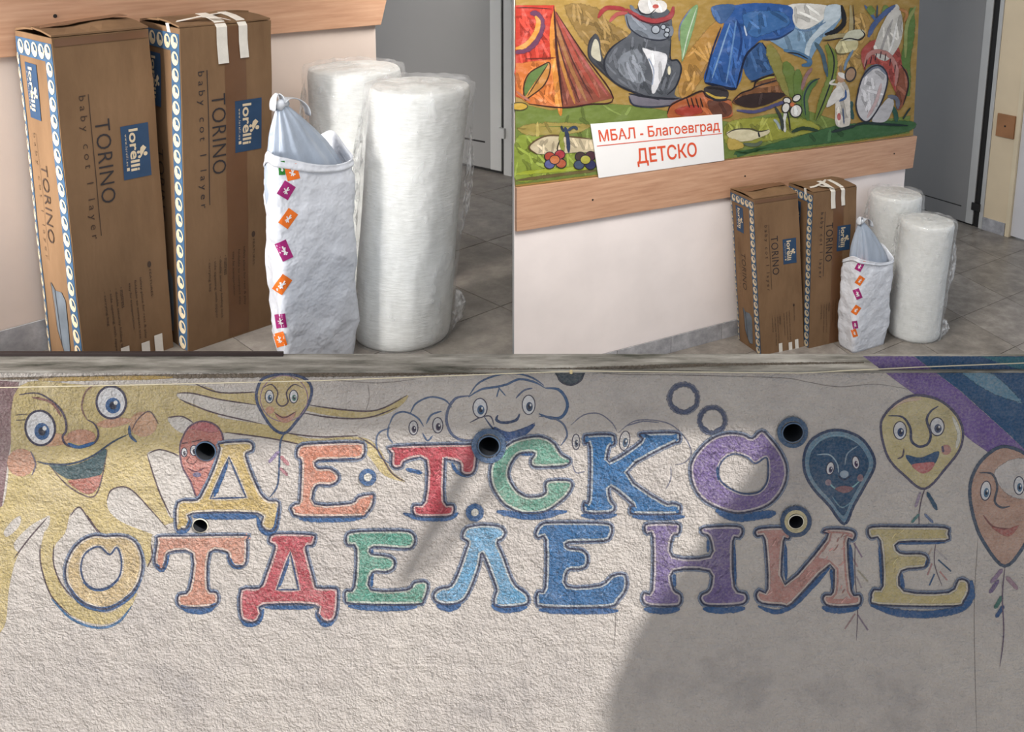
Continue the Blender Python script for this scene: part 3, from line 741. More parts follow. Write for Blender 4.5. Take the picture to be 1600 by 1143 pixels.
def wrapped_roll(S, bottom, top, r, h, label, seed):
    base = Vector((bottom[0], bottom[1], 0)); ax = Vector((top[0] - bottom[0], top[1] - bottom[1], h))
    root = empty('wrapped_roll', S.M @ Matrix.Translation(base), label, 'roll', 'plastic wrapped white rolls standing on end')
    sd = Vector((seed * 7.3, seed * 3.1, 0))
    def P(rr, z, a, amp):
        c = ax * (z / h); nz = noise.noise(Vector((math.cos(a) * 1.2, math.sin(a) * 1.2, z * 5)) + sd)
        rr = rr * (1 + amp * nz); return Vector((c.x + rr * math.cos(a), c.y + rr * math.sin(a), max(z + (amp * .12 * noise.noise(Vector((math.cos(a) * rr * 20, math.sin(a) * rr * 20, 5)) + sd) if z > h * .9 else 0), 0.0)))
    prof = [(r * .93, 0.0), (r * .98, .008), (r, .025)] + [(r * (1 - 0.03 * math.sin(z * 3)), z * h) for z in [k / 24 for k in range(2, 23)]] + [(r * .995, h - .022), (r * .97, h - .006), (r * .93, h)]
    for k in range(7): rr = r * (.86 - .115 * k); prof += [(rr + r * .03, h - .004), (rr, h - .001)]
    V, Fc = lathe(prof, 56, lambda a, b, c: P(a, b, c, .03)); mb = MB(); mb.add(V, Fc); core = mb.build('foam_roll', ROLLM, root, smooth=True)
    # clear film over everything: wrinkled sleeve with a gathered top
    def Q(rr, z, a):
        c = ax * (min(z, h) / h); w = noise.noise(Vector((math.cos(a) * 3, math.sin(a) * 3, z * 9)) + sd) + .6 * noise.noise(Vector((math.cos(a) * 9, math.sin(a) * 9, z * 14)) + sd)
        rr = rr + (0.007 * max(w, -.35)); return Vector((c.x + rr * math.cos(a), c.y + rr * math.sin(a), z + (0.006 * w if z > h * .97 else 0)))
    fp = [(r + .004, .002)] + [(r + .006 + (.006 * (z > .8)), z * h) for z in [k / 30 for k in range(1, 30)]] + [(r + .012, h - .012), (r + .008, h + .006), (r * .9, h + .011), (r * .7, h + .008), (r * .45, h + .007), (r * .2, h + .010), (r * .06, h + .009)]
    V, Fc = lathe(fp, 72, Q); mb = MB(); mb.add(V, Fc); mb.build('clear_film', FILM, root, smooth=True)
    # crumpled folds of film standing off the side and foot
    va = math.atan2(S.C.y - bottom[1], S.C.x - bottom[0])
    for (a0, z0, L, wd) in ((va - 1.62, h * .70, h * .5, .020), (va + 1.50, h * .62, h * .44, .022), (va + 1.45, h * .09, h * .16, .030), (va - 1.5, h * .2, h * .3, .008)):
        nz = 14; V = []
        for i in range(nz + 1):
            t = i / nz; z = max(0.003, z0 + (t - .5) * L); c = ax * (z / h)
            for j in range(4):
                s = j / 3; a = a0 + .25 * (s - .3) + .05 * noise.noise(Vector((t * 7, s * 3, seed))); rr = r + .006 + wd * s * math.sin(math.pi * t) ** .6 + .006 * noise.noise(Vector((t * 11, s * 5, seed + 4)))
                V.append(Vector((c.x + rr * math.cos(a), c.y + rr * math.sin(a), z)))
        mb = MB(); mb.add(V, [(i * 4 + j, i * 4 + j + 1, i * 4 + j + 5, i * 4 + j + 4) for i in range(nz) for j in range(3)]); mb.build('film_fold', TUFT, root, smooth=True)
    return root
wrapped_roll(S1, (-.5802, -.5128), (-.5373, -.5525), .1225, .634, 'close-up front roll of white foam in clear film, standing right of the bag', 1)
wrapped_roll(S1, (-.494, -.206), (-.494, -.206), .126, .628, 'close-up rear wrapped roll, half hidden behind the bag against the cream wall', 2)
wrapped_roll(S2, (-.5394, -.4076), (-.517, -.4196), .123, .591, 'smaller-looking front wrapped roll on the receding tiles in the right corner', 3)
wrapped_roll(S2, (-.435, -.156), (-.435, -.156), .125, .648, 'smaller-looking rear wrapped roll beside the grey door in the right corner', 4)

# ================================================================== BAGS
from mathutils.bvhtree import BVHTree
BAGM = mat_var('white_plastic_bag', (226, 229, 236), 0.36, 6, 0.05, 0.8, 20, spec=0.5, bdist=0.014)
INNER = mat_var('grey_thin_plastic', (164, 174, 188), 0.3, 9, 0.12, 0.6, 35, stretch=(3, 3, 0.6), spec=0.6, bdist=0.004)
HAND = mat_var('milky_plastic', (214, 218, 224), 0.35, 12, 0.08, spec=0.5)
ICON = {'o': mat_var('orange_print', (240, 120, 40), 0.5, 20, 0.06), 'm': mat_var('magenta_print', (165, 42, 116), 0.5, 20, 0.06), 'g': mat_var('green_print', (48, 130, 52), 0.5, 20, 0.06)}
ICONW = flat((236, 232, 232), 0.5)
def rounded(quad, it=3):
    P = [Vector((q[0], q[1])) for q in quad]
    out = []
    for i in range(4):
        a, b = P[i], P[(i + 1) % 4]; out += [a.lerp(b, t / 12) for t in range(12)]
    for _ in range(it): out = [(out[i - 1] + out[i] * 2 + out[(i + 1) % len(out)]) / 4 for i in range(len(out))]
    return out
def carrier_bag(S, FL, FR, BR, BL, h, label, label2, icons, seed, knot_px):
    cen = (Vector(FL) + Vector(FR) + Vector(BR) + Vector(BL)) / 4; base = Vector((cen.x, cen.y, 0))
    root = empty('carrier_bag', S.M @ Matrix.Translation(base), label, 'bag', 'white carrier bags with small printed icons')
    ring = [p - Vector((base.x, base.y)) for p in rounded((FL, FR, BR, BL), 2)]; n = len(ring); rows = 46; V = []
    def pos(i, t, th=0.0):
        p = ring[i % n]; k = .92 + .08 * min(1, t * 5) + .01 * t; q = p * k; nr = p.normalized(); z = h * t
        front = 1.0
        f1 = noise.noise(Vector((q.x * 16 + z * 7, q.y * 16, z * 4 + seed * 3))); f2 = 1 - abs(noise.noise(Vector((q.x * 12 - z * 7, q.y * 12, z * 4 + seed)))) * 2
        f3 = 1 - abs(noise.noise(Vector((q.x * 22 + z * 20, q.y * 20, z * 7 + 3 * seed)))) * 2
        amp = min(1, t * 6) * (1 if t < .9 else .5)
        dz = 0.0
        if t > .75: dz = (t - .75) / .25 * (.026 * math.cos((i / n) * 4 * math.pi + .6) - .012)
        r = .004 * f1 + .008 * f2 + .004 * f3
        return Vector((q.x + nr.x * (r * amp + th), q.y + nr.y * (r * amp + th), max(0, z + dz)))
    for j in range(rows + 1):
        for i in range(n): V.append(pos(i, j / rows))
    Fc = [(j * n + i, j * n + (i + 1) % n, (j + 1) * n + (i + 1) % n, (j + 1) * n + i) for j in range(rows) for i in range(n)] + [tuple(range(n))[::-1]]
    mb = MB(); mb.add(V, Fc); body = mb.build('bag_body', BAGM, root, smooth=True); sd = body.modifiers.new('sheet', 'SOLIDIFY'); sd.thickness = 0.0012; sd.offset = -1
    # hem band around the mouth
    V = []; hr = 5
    for j in range(hr + 1):
        for i in range(n): V.append(pos(i, .957 + .045 * j / hr, .0035 * (1 if j < hr else .4) + .002 * math.sin(j * 1.4)))
    mb = MB(); mb.add(V, [(j * n + i, j * n + (i + 1) % n, (j + 1) * n + (i + 1) % n, (j + 1) * n + i) for j in range(hr) for i in range(n)]); hem = mb.build('hem_band', BAGM, root, smooth=True)
    sd = hem.modifiers.new('sheet', 'SOLIDIFY'); sd.thickness = 0.0015
    # printed icons, laid onto the sheet
    bv = BVHTree.FromPolygons([p.co.copy() for p in body.data.vertices], [tuple(p.vertices) for p in body.data.polygons])
    def hit(px, py, off):
        d = S.ray(px, py).normalized(); r = bv.ray_cast(S.C - base, d)
        if r[0] is None: return None
        nn = r[1] if r[1].dot(d) < 0 else -r[1]; return r[0] + nn * off
    for cx, cy, rx, ry, rot, colr in icons:
        c, s = math.cos(rot), math.sin(rot)
        m = MB(); g = 5; pts = [hit(cx + (x * rx) * c - (y * ry) * s, cy + (x * rx) * s + (y * ry) * c, .0012) for y in [k / g * 2 - 1 for k in range(g + 1)] for x in [k / g * 2 - 1 for k in range(g + 1)]]
        fs = [(j * (g + 1) + i, j * (g + 1) + i + 1, (j + 1) * (g + 1) + i + 1, (j + 1) * (g + 1) + i) for j in range(g) for i in range(g)]
        fs = [f for f in fs if all(pts[k] is not None for k in f)]
        if not fs: continue
        m.add([p or Vector((0, 0, 0)) for p in pts], fs); ic = m.build('printed_icon', ICON[colr], root)
        ml = MB()      # white pictogram strokes
        for (ax, ay, bx, by, wd) in ((-.45, -.1, .4, .35, .16), (.0, -.5, .05, .5, .14), (-.3, .4, .35, -.3, .12)):
            V = []; 
            for k in range(4):
                t = k / 3; X, Y = ax + (bx - ax) * t, ay + (by - ay) * t
                for q in (-wd, wd):
                    xx, yy = X * rx - q * ry * .6 * (by - ay), Y * ry + q * rx * .6 * (bx - ax); V.append(hit(cx + xx * c - yy * s, cy + xx * s + yy * c, .0022))
            if all(V): ml.add(V, [(2 * k, 2 * k + 1, 2 * k + 3, 2 * k + 2) for k in range(3)])
        if ml.v: ml.build('icon_pictogram', ICONW, ic)
    # knotted thin bag inside
    kn = S.on(knot_px[0], knot_px[1], base + Vector((-.02, 0, 0)), Vector((0, 1, 0)))
    zk = kn.z; z0 = h * .70
    root2 = empty('knotted_bag', S.M @ Matrix.Translation(base + Vector((0, 0, z0))), label2, 'bag', 'grey knotted bags inside the carriers')
    kx, ky = kn.x - base.x, kn.y - base.y
    hw = max(abs(p.x) for p in ring) * .84; hd = max(abs(p.y) for p in ring) * .80; V = []; rows = 26; ns = 64
    for j in range(rows + 1):
        t = j / rows; z = (zk - z0) * t
        k = (1 - max(0, (t - .25) / .75) ** 1.5) ** .95 * (1.0) + .10 if t < 1 else .10
        k = max(k * (1 if t > .25 else .92 + .32 * t), .10); o = max(0, (t - .3) / .7) ** 1.3
        for i in range(ns):
            a = i * 2 * math.pi / ns; pl = 1 + (.02 + .10 * t) * math.sin(a * 13 + 2 * noise.noise(Vector((a, t * 2, seed)))) * (1 - .2 * t) + .05 * noise.noise(Vector((math.cos(a) * 2, math.sin(a) * 2, t * 4 + seed)))
            V.append(Vector((kx * o + hw * k * pl * math.copysign(abs(math.cos(a)) ** .8, math.cos(a)), ky * o + hd * k * pl * math.copysign(abs(math.sin(a)) ** .8, math.sin(a)), z)))
    Fc = [(j * ns + i, j * ns + (i + 1) % ns, (j + 1) * ns + (i + 1) % ns, (j + 1) * ns + i) for j in range(rows) for i in range(ns)] + [tuple(range(ns))[::-1]]
    mb = MB(); mb.add(V, Fc); mb.build('knotted_body', INNER, root2, smooth=True)
    kz = zk - z0; mb = MB(); mb.tube([(kx - .008, ky, kz - .006), (kx - .004, ky - .004, kz + .002), (kx + .006, ky, kz + .006), (kx + .01, ky + .004, kz - .002)], .011, 10); mb.build('knot', HAND, root2, smooth=True)
    for sgn, hh, ww in ((-1, .030, .014), (1, .026, .035)):
        V = []; nn = 16
        for i in range(nn + 1):
            t = i / nn; a = math.pi * t; c = Vector((kx + sgn * ww * (1 - math.cos(a)) * .9, ky - .004, kz + hh * math.sin(a) - (.035 * t if sgn > 0 else .012 * t)))
            wd = .010 + .004 * math.sin(9 * t); V += [c + Vector((0, -wd, .003)), c + Vector((.003, 0, 0)), c + Vector((0, wd, .003))]
        mb = MB(); mb.add(V, [(3 * i + j, 3 * i + j + 1, 3 * i + j + 4, 3 * i + j + 3) for i in range(nn) for j in range(2)]); o = mb.build('handle_loop', HAND, root2, smooth=True)
        sd = o.modifiers.new('sheet', 'SOLIDIFY'); sd.thickness = 0.0012
    return root
fl_ = S1.wl(437, 430, -.56); fr_ = S1.wl(558, 470, -.56)
carrier_bag(S1, (fl_.x, -.56), (fr_.x, -.56), (fr_.x + .005, -.445), (fl_.x + .04, -.445), .522, 'close-up white carrier bag with orange and purple icons beside the taped carton', 'close-up grey thin plastic bag, knotted, sticking out of the white carrier',
    [(440, 262, 5, 11, -.05, 'g'), (456, 269, 10, 12, -.25, 'o'), (447, 297, 10, 12, .55, 'm'), (450, 341, 9, 14, .62, 'o'), (444, 391, 9, 15, -.42, 'm'), (441, 444, 9, 14, .6, 'o'), (439, 501, 8, 11, -.15, 'm'), (438, 530, 8, 11, -.3, 'o')], 1, (440, 163))
fl_ = S2.wl(1340, 450, -.432); fr_ = S2.wl(1389, 500, -.432)
carrier_bag(S2, (fl_.x, -.432), (fr_.x, -.432), (fr_.x + .012, -.318), (fl_.x + .010, -.318), .47, 'smaller-looking white carrier bag with orange and purple icons below the rail', 'smaller-looking grey knotted plastic bag sticking out of the right corner carrier',
    [(1337, 396, 3, 5, 0, 'g'), (1348.5, 404, 5, 6, -.3, 'o'), (1343, 416, 5, 7, .5, 'm'), (1343.5, 438, 5, 7, .6, 'o'), (1340, 459, 5, 8, -.4, 'm'), (1337.5, 484, 5, 7, .6, 'o'), (1336, 507, 4, 6, -.15, 'm'), (1335, 520, 4, 6, -.3, 'o')], 2, (1346, 346))

# ================================================================== PAINTING ON THE GARDEN WALL
pipe_rings = []
GW = Board(wall, lambda x, y: wallpt(x, y), (0, -1, 0), 'wall', holes=HOLES)
# pipe mouths in the wall
PIPED = flat((34, 36, 40), 0.7)
for (hx, hy, hr), (c, r), lab in zip(HOLES_PX, HOLES, ('dark pipe mouth under the big cloud between the letters', 'dark pipe mouth over the red balloon face', 'small dark pipe mouth under the yellow letter', 'dark pipe mouth right of the purple letter', 'small dark pipe mouth with cream rim over the pink letter')):
    M = Matrix.Translation(Vector((c.x, WY, c.z))); n = 28; V = []
    for k in range(n):
        a = k * 2 * math.pi / n; e = Vector((math.cos(a), 0, math.sin(a)))
        V += [e * (r * 1.06) + Vector((0, -.0035, 0)), e * (r * .93) + Vector((0, -.0045, 0)), e * (r * .90) + Vector((0, .062, 0))]
    mb = MB(); mb.add([v for i, v in enumerate(V) if i % 3 < 2], [(2 * k, 2 * ((k + 1) % n), 2 * ((k + 1) % n) + 1, 2 * k + 1) for k in range(n)])
    root = empty('drain_pipe', M, lab, 'pipe', 'pipe mouths in the painted wall')
    rim = mb.build('pipe_rim', flat((196, 190, 172) if hx in (314, 1243) else (70, 88, 110), 0.6), root, smooth=True)
    mb = MB(); mb.add([v for i, v in enumerate(V) if i % 3 > 0], [(2 * k, 2 * ((k + 1) % n), 2 * ((k + 1) % n) + 1, 2 * k + 1) for k in range(n)] + [tuple(2 * k + 1 for k in range(n))]); mb.build('pipe_bore', PIPED, root, smooth=False)

NAV, BLU, YEL, WALLC = (52, 62, 96), (38, 100, 168), (214, 190, 122), (216, 208, 200)
# thin cable clipped along the wall, rod on the coping
p = [wallpt(x, y) + Vector((0, WY - .006, 0)) for x, y in ((-60, 604), (200, 599), (500, 592), (900, 577), (1250, 580), (1430, 571), (1660, 562))]
mb = MB(); mb.tube(p, .0011, 6); tag(mb.build('cable', flat((206, 196, 170)), smooth=True), 'thin cream cable running along the wall under the coping', 'cable')
p0 = wallpt(892, 577); mb = MB(); mb.tube([(p0.x, WY - .008, p0.z - .004), (p0.x, WY - .008, ZT + .002)], .0028, 8)
tag(mb.build('rod', flat((214, 196, 150)), smooth=True), 'short cream rod standing at the coping above the dark half disc', 'rod')
mb = MB(); mb.box((-1.2, WBACK - .012, ZT + .0008), (-.46, WBACK - .004, ZT + .009)); tag(mb.build('coping_strip', flat((52, 42, 40)), bevel=.001), 'dark strip lying along the left end of the coping', 'strip')

g = Group(GW, 'painted_side_band', 'dull maroon painted band at the left end'); g.fill([(-70, 590), (30, 596), (26, 640), (14, 710), (2, 800), (-70, 840)], (146, 112, 116), smooth=False); g.done()
# rainbow stripes, upper right
g = Group(GW, 'painted_rainbow', 'purple and blue rainbow bands in the upper right')
g.fill([(1348, 556), (1428, 556), (1500, 610), (1580, 682), (1680, 780), (1680, 850), (1600, 745), (1520, 690), (1440, 624)], (120, 88, 174), smooth=False)
g.fill([(1428, 556), (1690, 556), (1690, 790), (1580, 682), (1500, 610)], (32, 92, 146), smooth=False)
g.fill([(1500, 580), (1535, 574), (1568, 592), (1600, 630), (1560, 622), (1520, 600)], (92, 152, 186), dry=.75, inset=9); g.fill([(1530, 556), (1690, 556), (1690, 600), (1600, 580)], (44, 128, 150), smooth=False, dry=.5, inset=8)
g.done()

# ---- the sun face with long rays
g = Group(GW, 'painted_sun', 'smiling yellow sun face with long wavy rays')
g.fill([(30, 603), (140, 601), (306, 602), (345, 613), (400, 614), (470, 632), (520, 638), (570, 643), (606, 634), (637, 617), (628, 632), (600, 648), (560, 653), (510, 648), (470, 640), (400, 632), (380, 634), (340, 650), (420, 664), (480, 684), (560, 682), (590, 697), (612, 735), (634, 752), (600, 742), (575, 712), (548, 694), (470, 694), (420, 684), (352, 676), (308, 676), (292, 720), (318, 775), (300, 800), (278, 812), (240, 832), (236, 868), (231, 886), (226, 872), (214, 846), (196, 838), (160, 836), (136, 806), (112, 800), (102, 832), (86, 852), (84, 880), (92, 904), (108, 930), (140, 950), (172, 956), (206, 934), (212, 926), (206, 946), (180, 970), (150, 975), (110, 960), (80, 930), (66, 890), (63, 860), (70, 818), (46, 842), (26, 872), (14, 920), (6, 980), (-30, 990), (-30, 800), (4, 790), (16, 712)], YEL, dry=.25, inset=3)
g.done(); sunf = g
g = Group(GW, 'painted_gap', 'bare wall gaps between the sun rays')
for gp in ([(277, 614), (300, 614), (345, 624), (400, 633), (452, 642), (470, 660), (440, 664), (400, 658), (340, 646), (300, 630), (281, 623)], [(262, 655), (275, 650), (300, 657), (296, 678), (276, 672)], [(230, 709), (246, 703), (264, 705), (283, 714), (300, 748), (306, 775), (280, 800), (266, 808), (252, 775), (240, 742)],
           [(167, 782), (173, 766), (190, 760), (207, 766), (232, 792), (258, 822), (272, 838), (250, 838), (222, 828), (192, 816), (172, 800)], [(110, 808), (118, 795), (126, 793), (136, 806), (152, 832), (150, 838), (126, 842), (108, 850)], [(22, 848), (46, 822), (70, 808), (78, 806), (74, 826), (48, 845), (30, 862)], [(6, 830), (20, 812), (32, 806), (30, 822), (12, 838)]):
    g.fill(gp, WALLC, dry=.2, inset=2, name='bare_gap')
for ln in ([(304, 599), (344, 613), (400, 612)], [(277, 614), (300, 614), (345, 624), (400, 632)], [(281, 623), (300, 632), (340, 646), (410, 662)], [(352, 675), (420, 684), (470, 694)], [(262, 652), (284, 650), (302, 660)], [(230, 709), (240, 742), (252, 775), (268, 808)], [(232, 708), (248, 702), (266, 706), (280, 712)], [(167, 782), (173, 766), (190, 760), (207, 766), (232, 792), (262, 826)], [(110, 806), (118, 795), (126, 793), (138, 810), (156, 836)], [(63, 850), (64, 882), (80, 930), (112, 962)], [(84, 850), (84, 880), (94, 908), (112, 932)], [(160, 836), (148, 822), (136, 804)], [(236, 850), (238, 868), (230, 886)], [(22, 872), (46, 840), (74, 808)], [(481, 632), (540, 640), (590, 640), (636, 617)], [(470, 644), (520, 652), (575, 652), (620, 636)], [(446, 676), (500, 682), (560, 680)], [(560, 682), (588, 700), (612, 738), (634, 752)]):
    g.stroke(ln, 2.6, (92, 74, 84), name='ray_line')
g.stroke([(80, 934), (112, 966), (152, 980), (184, 972), (206, 946)], 4.5, (60, 116, 168), name='ray_line'); g.done()
g = Group(GW, 'painted_sun_face', 'eyes, nose and smiling mouth of the sun')
g.dot(224, 662, 22, 20, (216, 160, 118)); g.dot(33, 722, 22, 22, (206, 144, 112)); g.fill([(60, 686), (84, 676), (108, 682), (106, 692), (72, 697)], (214, 158, 116)); g.fill([(150, 662), (176, 652), (204, 654), (198, 662), (168, 668)], (208, 150, 116))
g.dot(127, 682, 23, 12, (208, 146, 116))
g.eye(63, 668, 23, 27, (44, 100, 164), rot=-.15); g.eye(174, 628, 23, 25, (44, 100, 164), rot=-.1)
g.stroke([(30, 616), (60, 614), (86, 630), (100, 648), (104, 670), (98, 682), (104, 694), (124, 698), (146, 692), (154, 678), (148, 662), (136, 655)], 4, (84, 74, 98)); g.stroke([(106, 692), (124, 698), (148, 690)], 6, BLU)
g.stroke([(136, 655), (128, 636), (134, 612), (148, 600)], 3, (150, 110, 100)); g.stroke([(50, 620), (80, 628), (96, 650)], 5, (156, 104, 96), dry=.6)
g.fill([(76, 724), (110, 726), (140, 716), (166, 700), (164, 722), (156, 742), (120, 749), (98, 744)], (66, 96, 104), dry=.45); g.fill([(106, 750), (134, 746), (160, 742), (152, 764), (138, 772), (120, 764)], (196, 112, 96), dry=.5)
g.stroke([(58, 720), (76, 724), (110, 724), (144, 712), (176, 690), (200, 678)], 3.4, (52, 74, 104)); g.stroke([(76, 724), (104, 756), (134, 774), (150, 772), (160, 744), (168, 702)], 2.4, (104, 84, 90))
g.stroke([(202, 664), (204, 680), (214, 690)], 5, (60, 96, 140)); g.stroke([(206, 672), (216, 654), (234, 642), (248, 662)], 2.2, (110, 86, 92)); g.stroke([(48, 704), (56, 724), (50, 742)], 3, (110, 100, 120)); g.stroke([(24, 648), (44, 646)], 1.6, (80, 70, 80)); g.stroke([(25, 656), (42, 655)], 1.6, (80, 70, 80)); g.done()

def smile(g, pts, low, fillc=(40, 100, 160)): g.fill(pts, fillc, inset=1.5); g.fill(low, (206, 116, 116), inset=1.5)
# ---- balloons
g = Group(GW, 'painted_balloon', 'small smiling yellow balloon above the first row of letters')
ob = [(403, 605), (413, 590), (445, 584), (476, 591), (487, 608), (481, 632), (463, 658), (445, 676), (426, 668), (410, 645), (401, 624)]
g.fill(ob, (212, 186, 122)); g.stroke(ob, 5, (64, 84, 128), True, .35); g.stroke(oval(444, 622, 37, 36, 16), 2, (150, 110, 150), True, .6)
g.eye(421, 619, 6.5, 10, (60, 110, 150)); g.eye(459, 619, 6.5, 10, (80, 140, 120)); g.stroke([(410, 606), (424, 600), (434, 612), (432, 626), (440, 634), (450, 628), (448, 612), (460, 600), (474, 606)], 2.6, (84, 70, 90)); g.dot(422, 640, 7, 6, (216, 150, 116)); g.fill([(430, 645), (444, 650), (462, 643), (456, 656), (444, 660), (434, 654)], (206, 140, 116)); g.stroke([(428, 643), (444, 652), (463, 642)], 2, (110, 70, 80))
g.stroke([(445, 676), (438, 692), (436, 740), (432, 762), (420, 778)], 3.4, (58, 90, 134)); g.stroke([(436, 704), (420, 722)], 7, (150, 130, 176), dry=.55); g.stroke([(438, 712), (452, 726)], 8, (196, 120, 130), dry=.6); g.stroke([(437, 730), (450, 742)], 7, (190, 120, 134), dry=.65); g.done()
g = Group(GW, 'painted_balloon', 'red balloon face half covered by the pipe mouth')
rb = [(281, 700), (286, 682), (295, 667), (311, 658), (330, 660), (344, 671), (349, 690), (344, 715), (332, 745), (316, 770), (307, 775), (298, 752), (285, 728)]
g.fill(rb, (206, 122, 110)); g.fill([(296, 668), (311, 659), (330, 661), (342, 672), (330, 676), (310, 672)], (196, 104, 108), dry=.5); g.stroke(rb, 3, (112, 86, 110), True); g.eye(288, 706, 4.5, 7, (60, 60, 80)); g.eye(303, 703, 5.5, 8, (60, 60, 80)); g.stroke([(284, 692), (294, 691)], 1.8, (90, 60, 70)); g.stroke([(299, 690), (316, 686)], 1.8, (90, 60, 70)); g.stroke([(297, 712), (292, 720), (302, 724), (308, 718)], 2, (120, 70, 70)); g.stroke([(294, 731), (306, 736), (320, 730)], 2.2, (110, 60, 80)); g.dot(308, 741, 7, 4, (120, 110, 150)); g.done()
g = Group(GW, 'painted_balloon', 'dark blue smiling balloon right of the purple letter')
bb = [(1256, 713), (1266, 689), (1290, 674), (1316, 672), (1345, 684), (1363, 708), (1366, 729), (1353, 755), (1334, 789), (1319, 818), (1295, 789), (1271, 763), (1258, 739)]
g.fill(bb, (104, 148, 178)); ib = [(1309 + (x - 1309) * .84, 735 + (y - 735) * .84) for x, y in bb]; g.fill(ib, (34, 86, 130), inset=4); g.stroke(bb, 5, (44, 70, 112), True); g.stroke([(1266, 705), (1286, 684), (1318, 680), (1344, 694)], 4, (120, 168, 196), dry=.6)
g.stroke([(1276, 710), (1296, 710), (1308, 724), (1310, 738)], 3, (150, 180, 200), dry=.5); g.stroke([(1340, 696), (1324, 708), (1320, 726)], 3, (130, 160, 186), dry=.5)
g.eye(1297, 731, 6, 10, (70, 60, 110), rot=.2); g.eye(1337, 722, 5.5, 10, (90, 60, 110), rot=-.15); g.dot(1319, 740, 7, 6, (150, 176, 200)); g.stroke([(1309, 742), (1318, 749), (1330, 742)], 2.4, (30, 50, 90)); g.stroke([(1292, 750), (1306, 763), (1326, 764), (1346, 748)], 3, (120, 190, 200)); g.fill([(1304, 763), (1318, 758), (1334, 762), (1320, 770)], (150, 100, 110)); g.dot(1344, 746, 5, 6, (150, 116, 130)); g.dot(1294, 753, 5, 5, (150, 120, 140)); g.stroke([(1300, 775), (1316, 792), (1338, 776)], 3, (90, 150, 180), dry=.55); g.done()
g = Group(GW, 'painted_balloon', 'large pale yellow laughing balloon under the rainbow')
yb = [(1376, 668), (1384, 645), (1405, 626), (1431, 617), (1466, 624), (1492, 645), (1504, 671), (1500, 700), (1479, 729), (1445, 763), (1413, 742), (1387, 713)]
g.fill(yb, (218, 200, 140)); g.stroke([(1390, 640), (1410, 626), (1440, 622)], 8, (226, 190, 160), dry=.6); g.stroke([(1488, 650), (1498, 676), (1494, 700)], 7, (228, 224, 210), dry=.5); g.stroke(yb, 4.4, (88, 86, 118), True)
g.eye(1406, 672, 10, 14, (50, 80, 130)); g.eye(1464, 666, 11, 14, (70, 90, 130)); g.stroke([(1388, 649), (1410, 651), (1422, 668), (1424, 688), (1436, 697), (1450, 692), (1454, 676), (1448, 656), (1454, 642), (1466, 634)], 4.6, (66, 76, 112)); g.dot(1478, 702, 8, 8, (206, 140, 130)); g.stroke([(1412, 700), (1410, 712), (1402, 716)], 3, (90, 80, 100)); g.stroke([(1472, 696), (1474, 706)], 4, (84, 80, 120))
g.fill([(1415, 710), (1438, 714), (1466, 704), (1462, 722), (1444, 738), (1424, 726)], (44, 92, 140), inset=1.5); g.fill([(1424, 726), (1442, 722), (1460, 722), (1454, 734), (1440, 739)], (216, 112, 112), inset=1.5)
g.stroke([(1445, 763), (1440, 778), (1436, 800), (1436, 820)], 2, (110, 90, 110)); g.stroke([(1448, 768), (1464, 796)], 8, (46, 92, 128), dry=.5); g.stroke([(1438, 768), (1430, 792)], 6, (170, 150, 180), dry=.6); g.stroke([(1436, 802), (1424, 816)], 5, (80, 140, 140), dry=.5); g.stroke([(1444, 802), (1458, 816)], 5, (90, 120, 170), dry=.5); g.done()
g = Group(GW, 'painted_balloon', 'peach balloon face at the right end of the wall')
pb = [(1568, 697), (1539, 713), (1521, 739), (1515, 768), (1521, 807), (1536, 845), (1570, 884), (1604, 845), (1622, 800), (1624, 750), (1606, 712)]
g.fill(pb, (206, 160, 138)); g.fill([(1552, 738), (1580, 716), (1610, 720), (1620, 760), (1600, 780), (1570, 770)], (214, 206, 202), dry=.5, inset=6); g.stroke(pb, 6, (70, 92, 120), True); g.eye(1540, 766, 8, 15, (70, 120, 160), rot=.1); g.eye(1592, 758, 8, 14, (70, 120, 160)); g.stroke([(1530, 738), (1550, 740), (1558, 760), (1554, 782), (1564, 792), (1578, 790)], 4, (80, 90, 110)); g.stroke([(1536, 804), (1552, 822), (1580, 826)], 3, (150, 90, 90)); g.fill([(1548, 822), (1570, 826), (1592, 820), (1574, 838)], (196, 104, 96))
for a, b, cc in (((1566, 888), (1548, 910), (150, 120, 160)), ((1560, 905), (1546, 926), (120, 100, 150)), ((1566, 930), (1554, 950), (70, 130, 120)), ((1568, 945), (1556, 964), (40, 90, 150)), ((1572, 900), (1590, 920), (170, 130, 150))): g.stroke([a, b], 8, cc, dry=.5)
g.stroke([(1570, 884), (1566, 930), (1568, 990), (1562, 1040)], 2.2, (110, 90, 120)); g.done()

# ---- clouds and bubbles
g = Group(GW, 'painted_cloud', 'big outlined cloud with a grinning face')
for ln, w, c in (([(733, 618), (748, 598), (776, 586), (806, 583), (832, 590), (850, 602)], 3.4, (70, 104, 150)), ([(732, 620), (752, 608), (776, 604), (792, 600), (812, 592), (836, 597), (852, 606)], 4, (70, 108, 156)), ([(852, 606), (872, 608), (884, 622), (886, 638), (876, 652), (858, 652), (842, 646)], 5.5, (58, 104, 158)), ([(842, 650), (862, 652), (880, 662), (886, 680), (876, 696)], 3.4, (90, 112, 150)), ([(733, 618), (712, 622), (700, 640), (698, 660), (708, 680), (728, 688), (748, 684)], 5, (96, 112, 150)), ([(778, 604), (790, 618)], 2.4, (80, 110, 150)), ([(780, 606), (776, 620)], 2.4, (80, 110, 150)), ([(806, 622), (818, 610), (832, 606)], 3, (84, 104, 146)), ([(734, 660), (750, 652), (766, 650), (772, 664)], 2.4, (84, 84, 110)), ([(778, 648), (776, 656), (788, 660), (806, 656), (812, 646)], 5, (52, 78, 124)), ([(756, 650), (774, 672), (800, 678), (836, 660)], 3, (52, 78, 124))): g.stroke(ln, w, c)
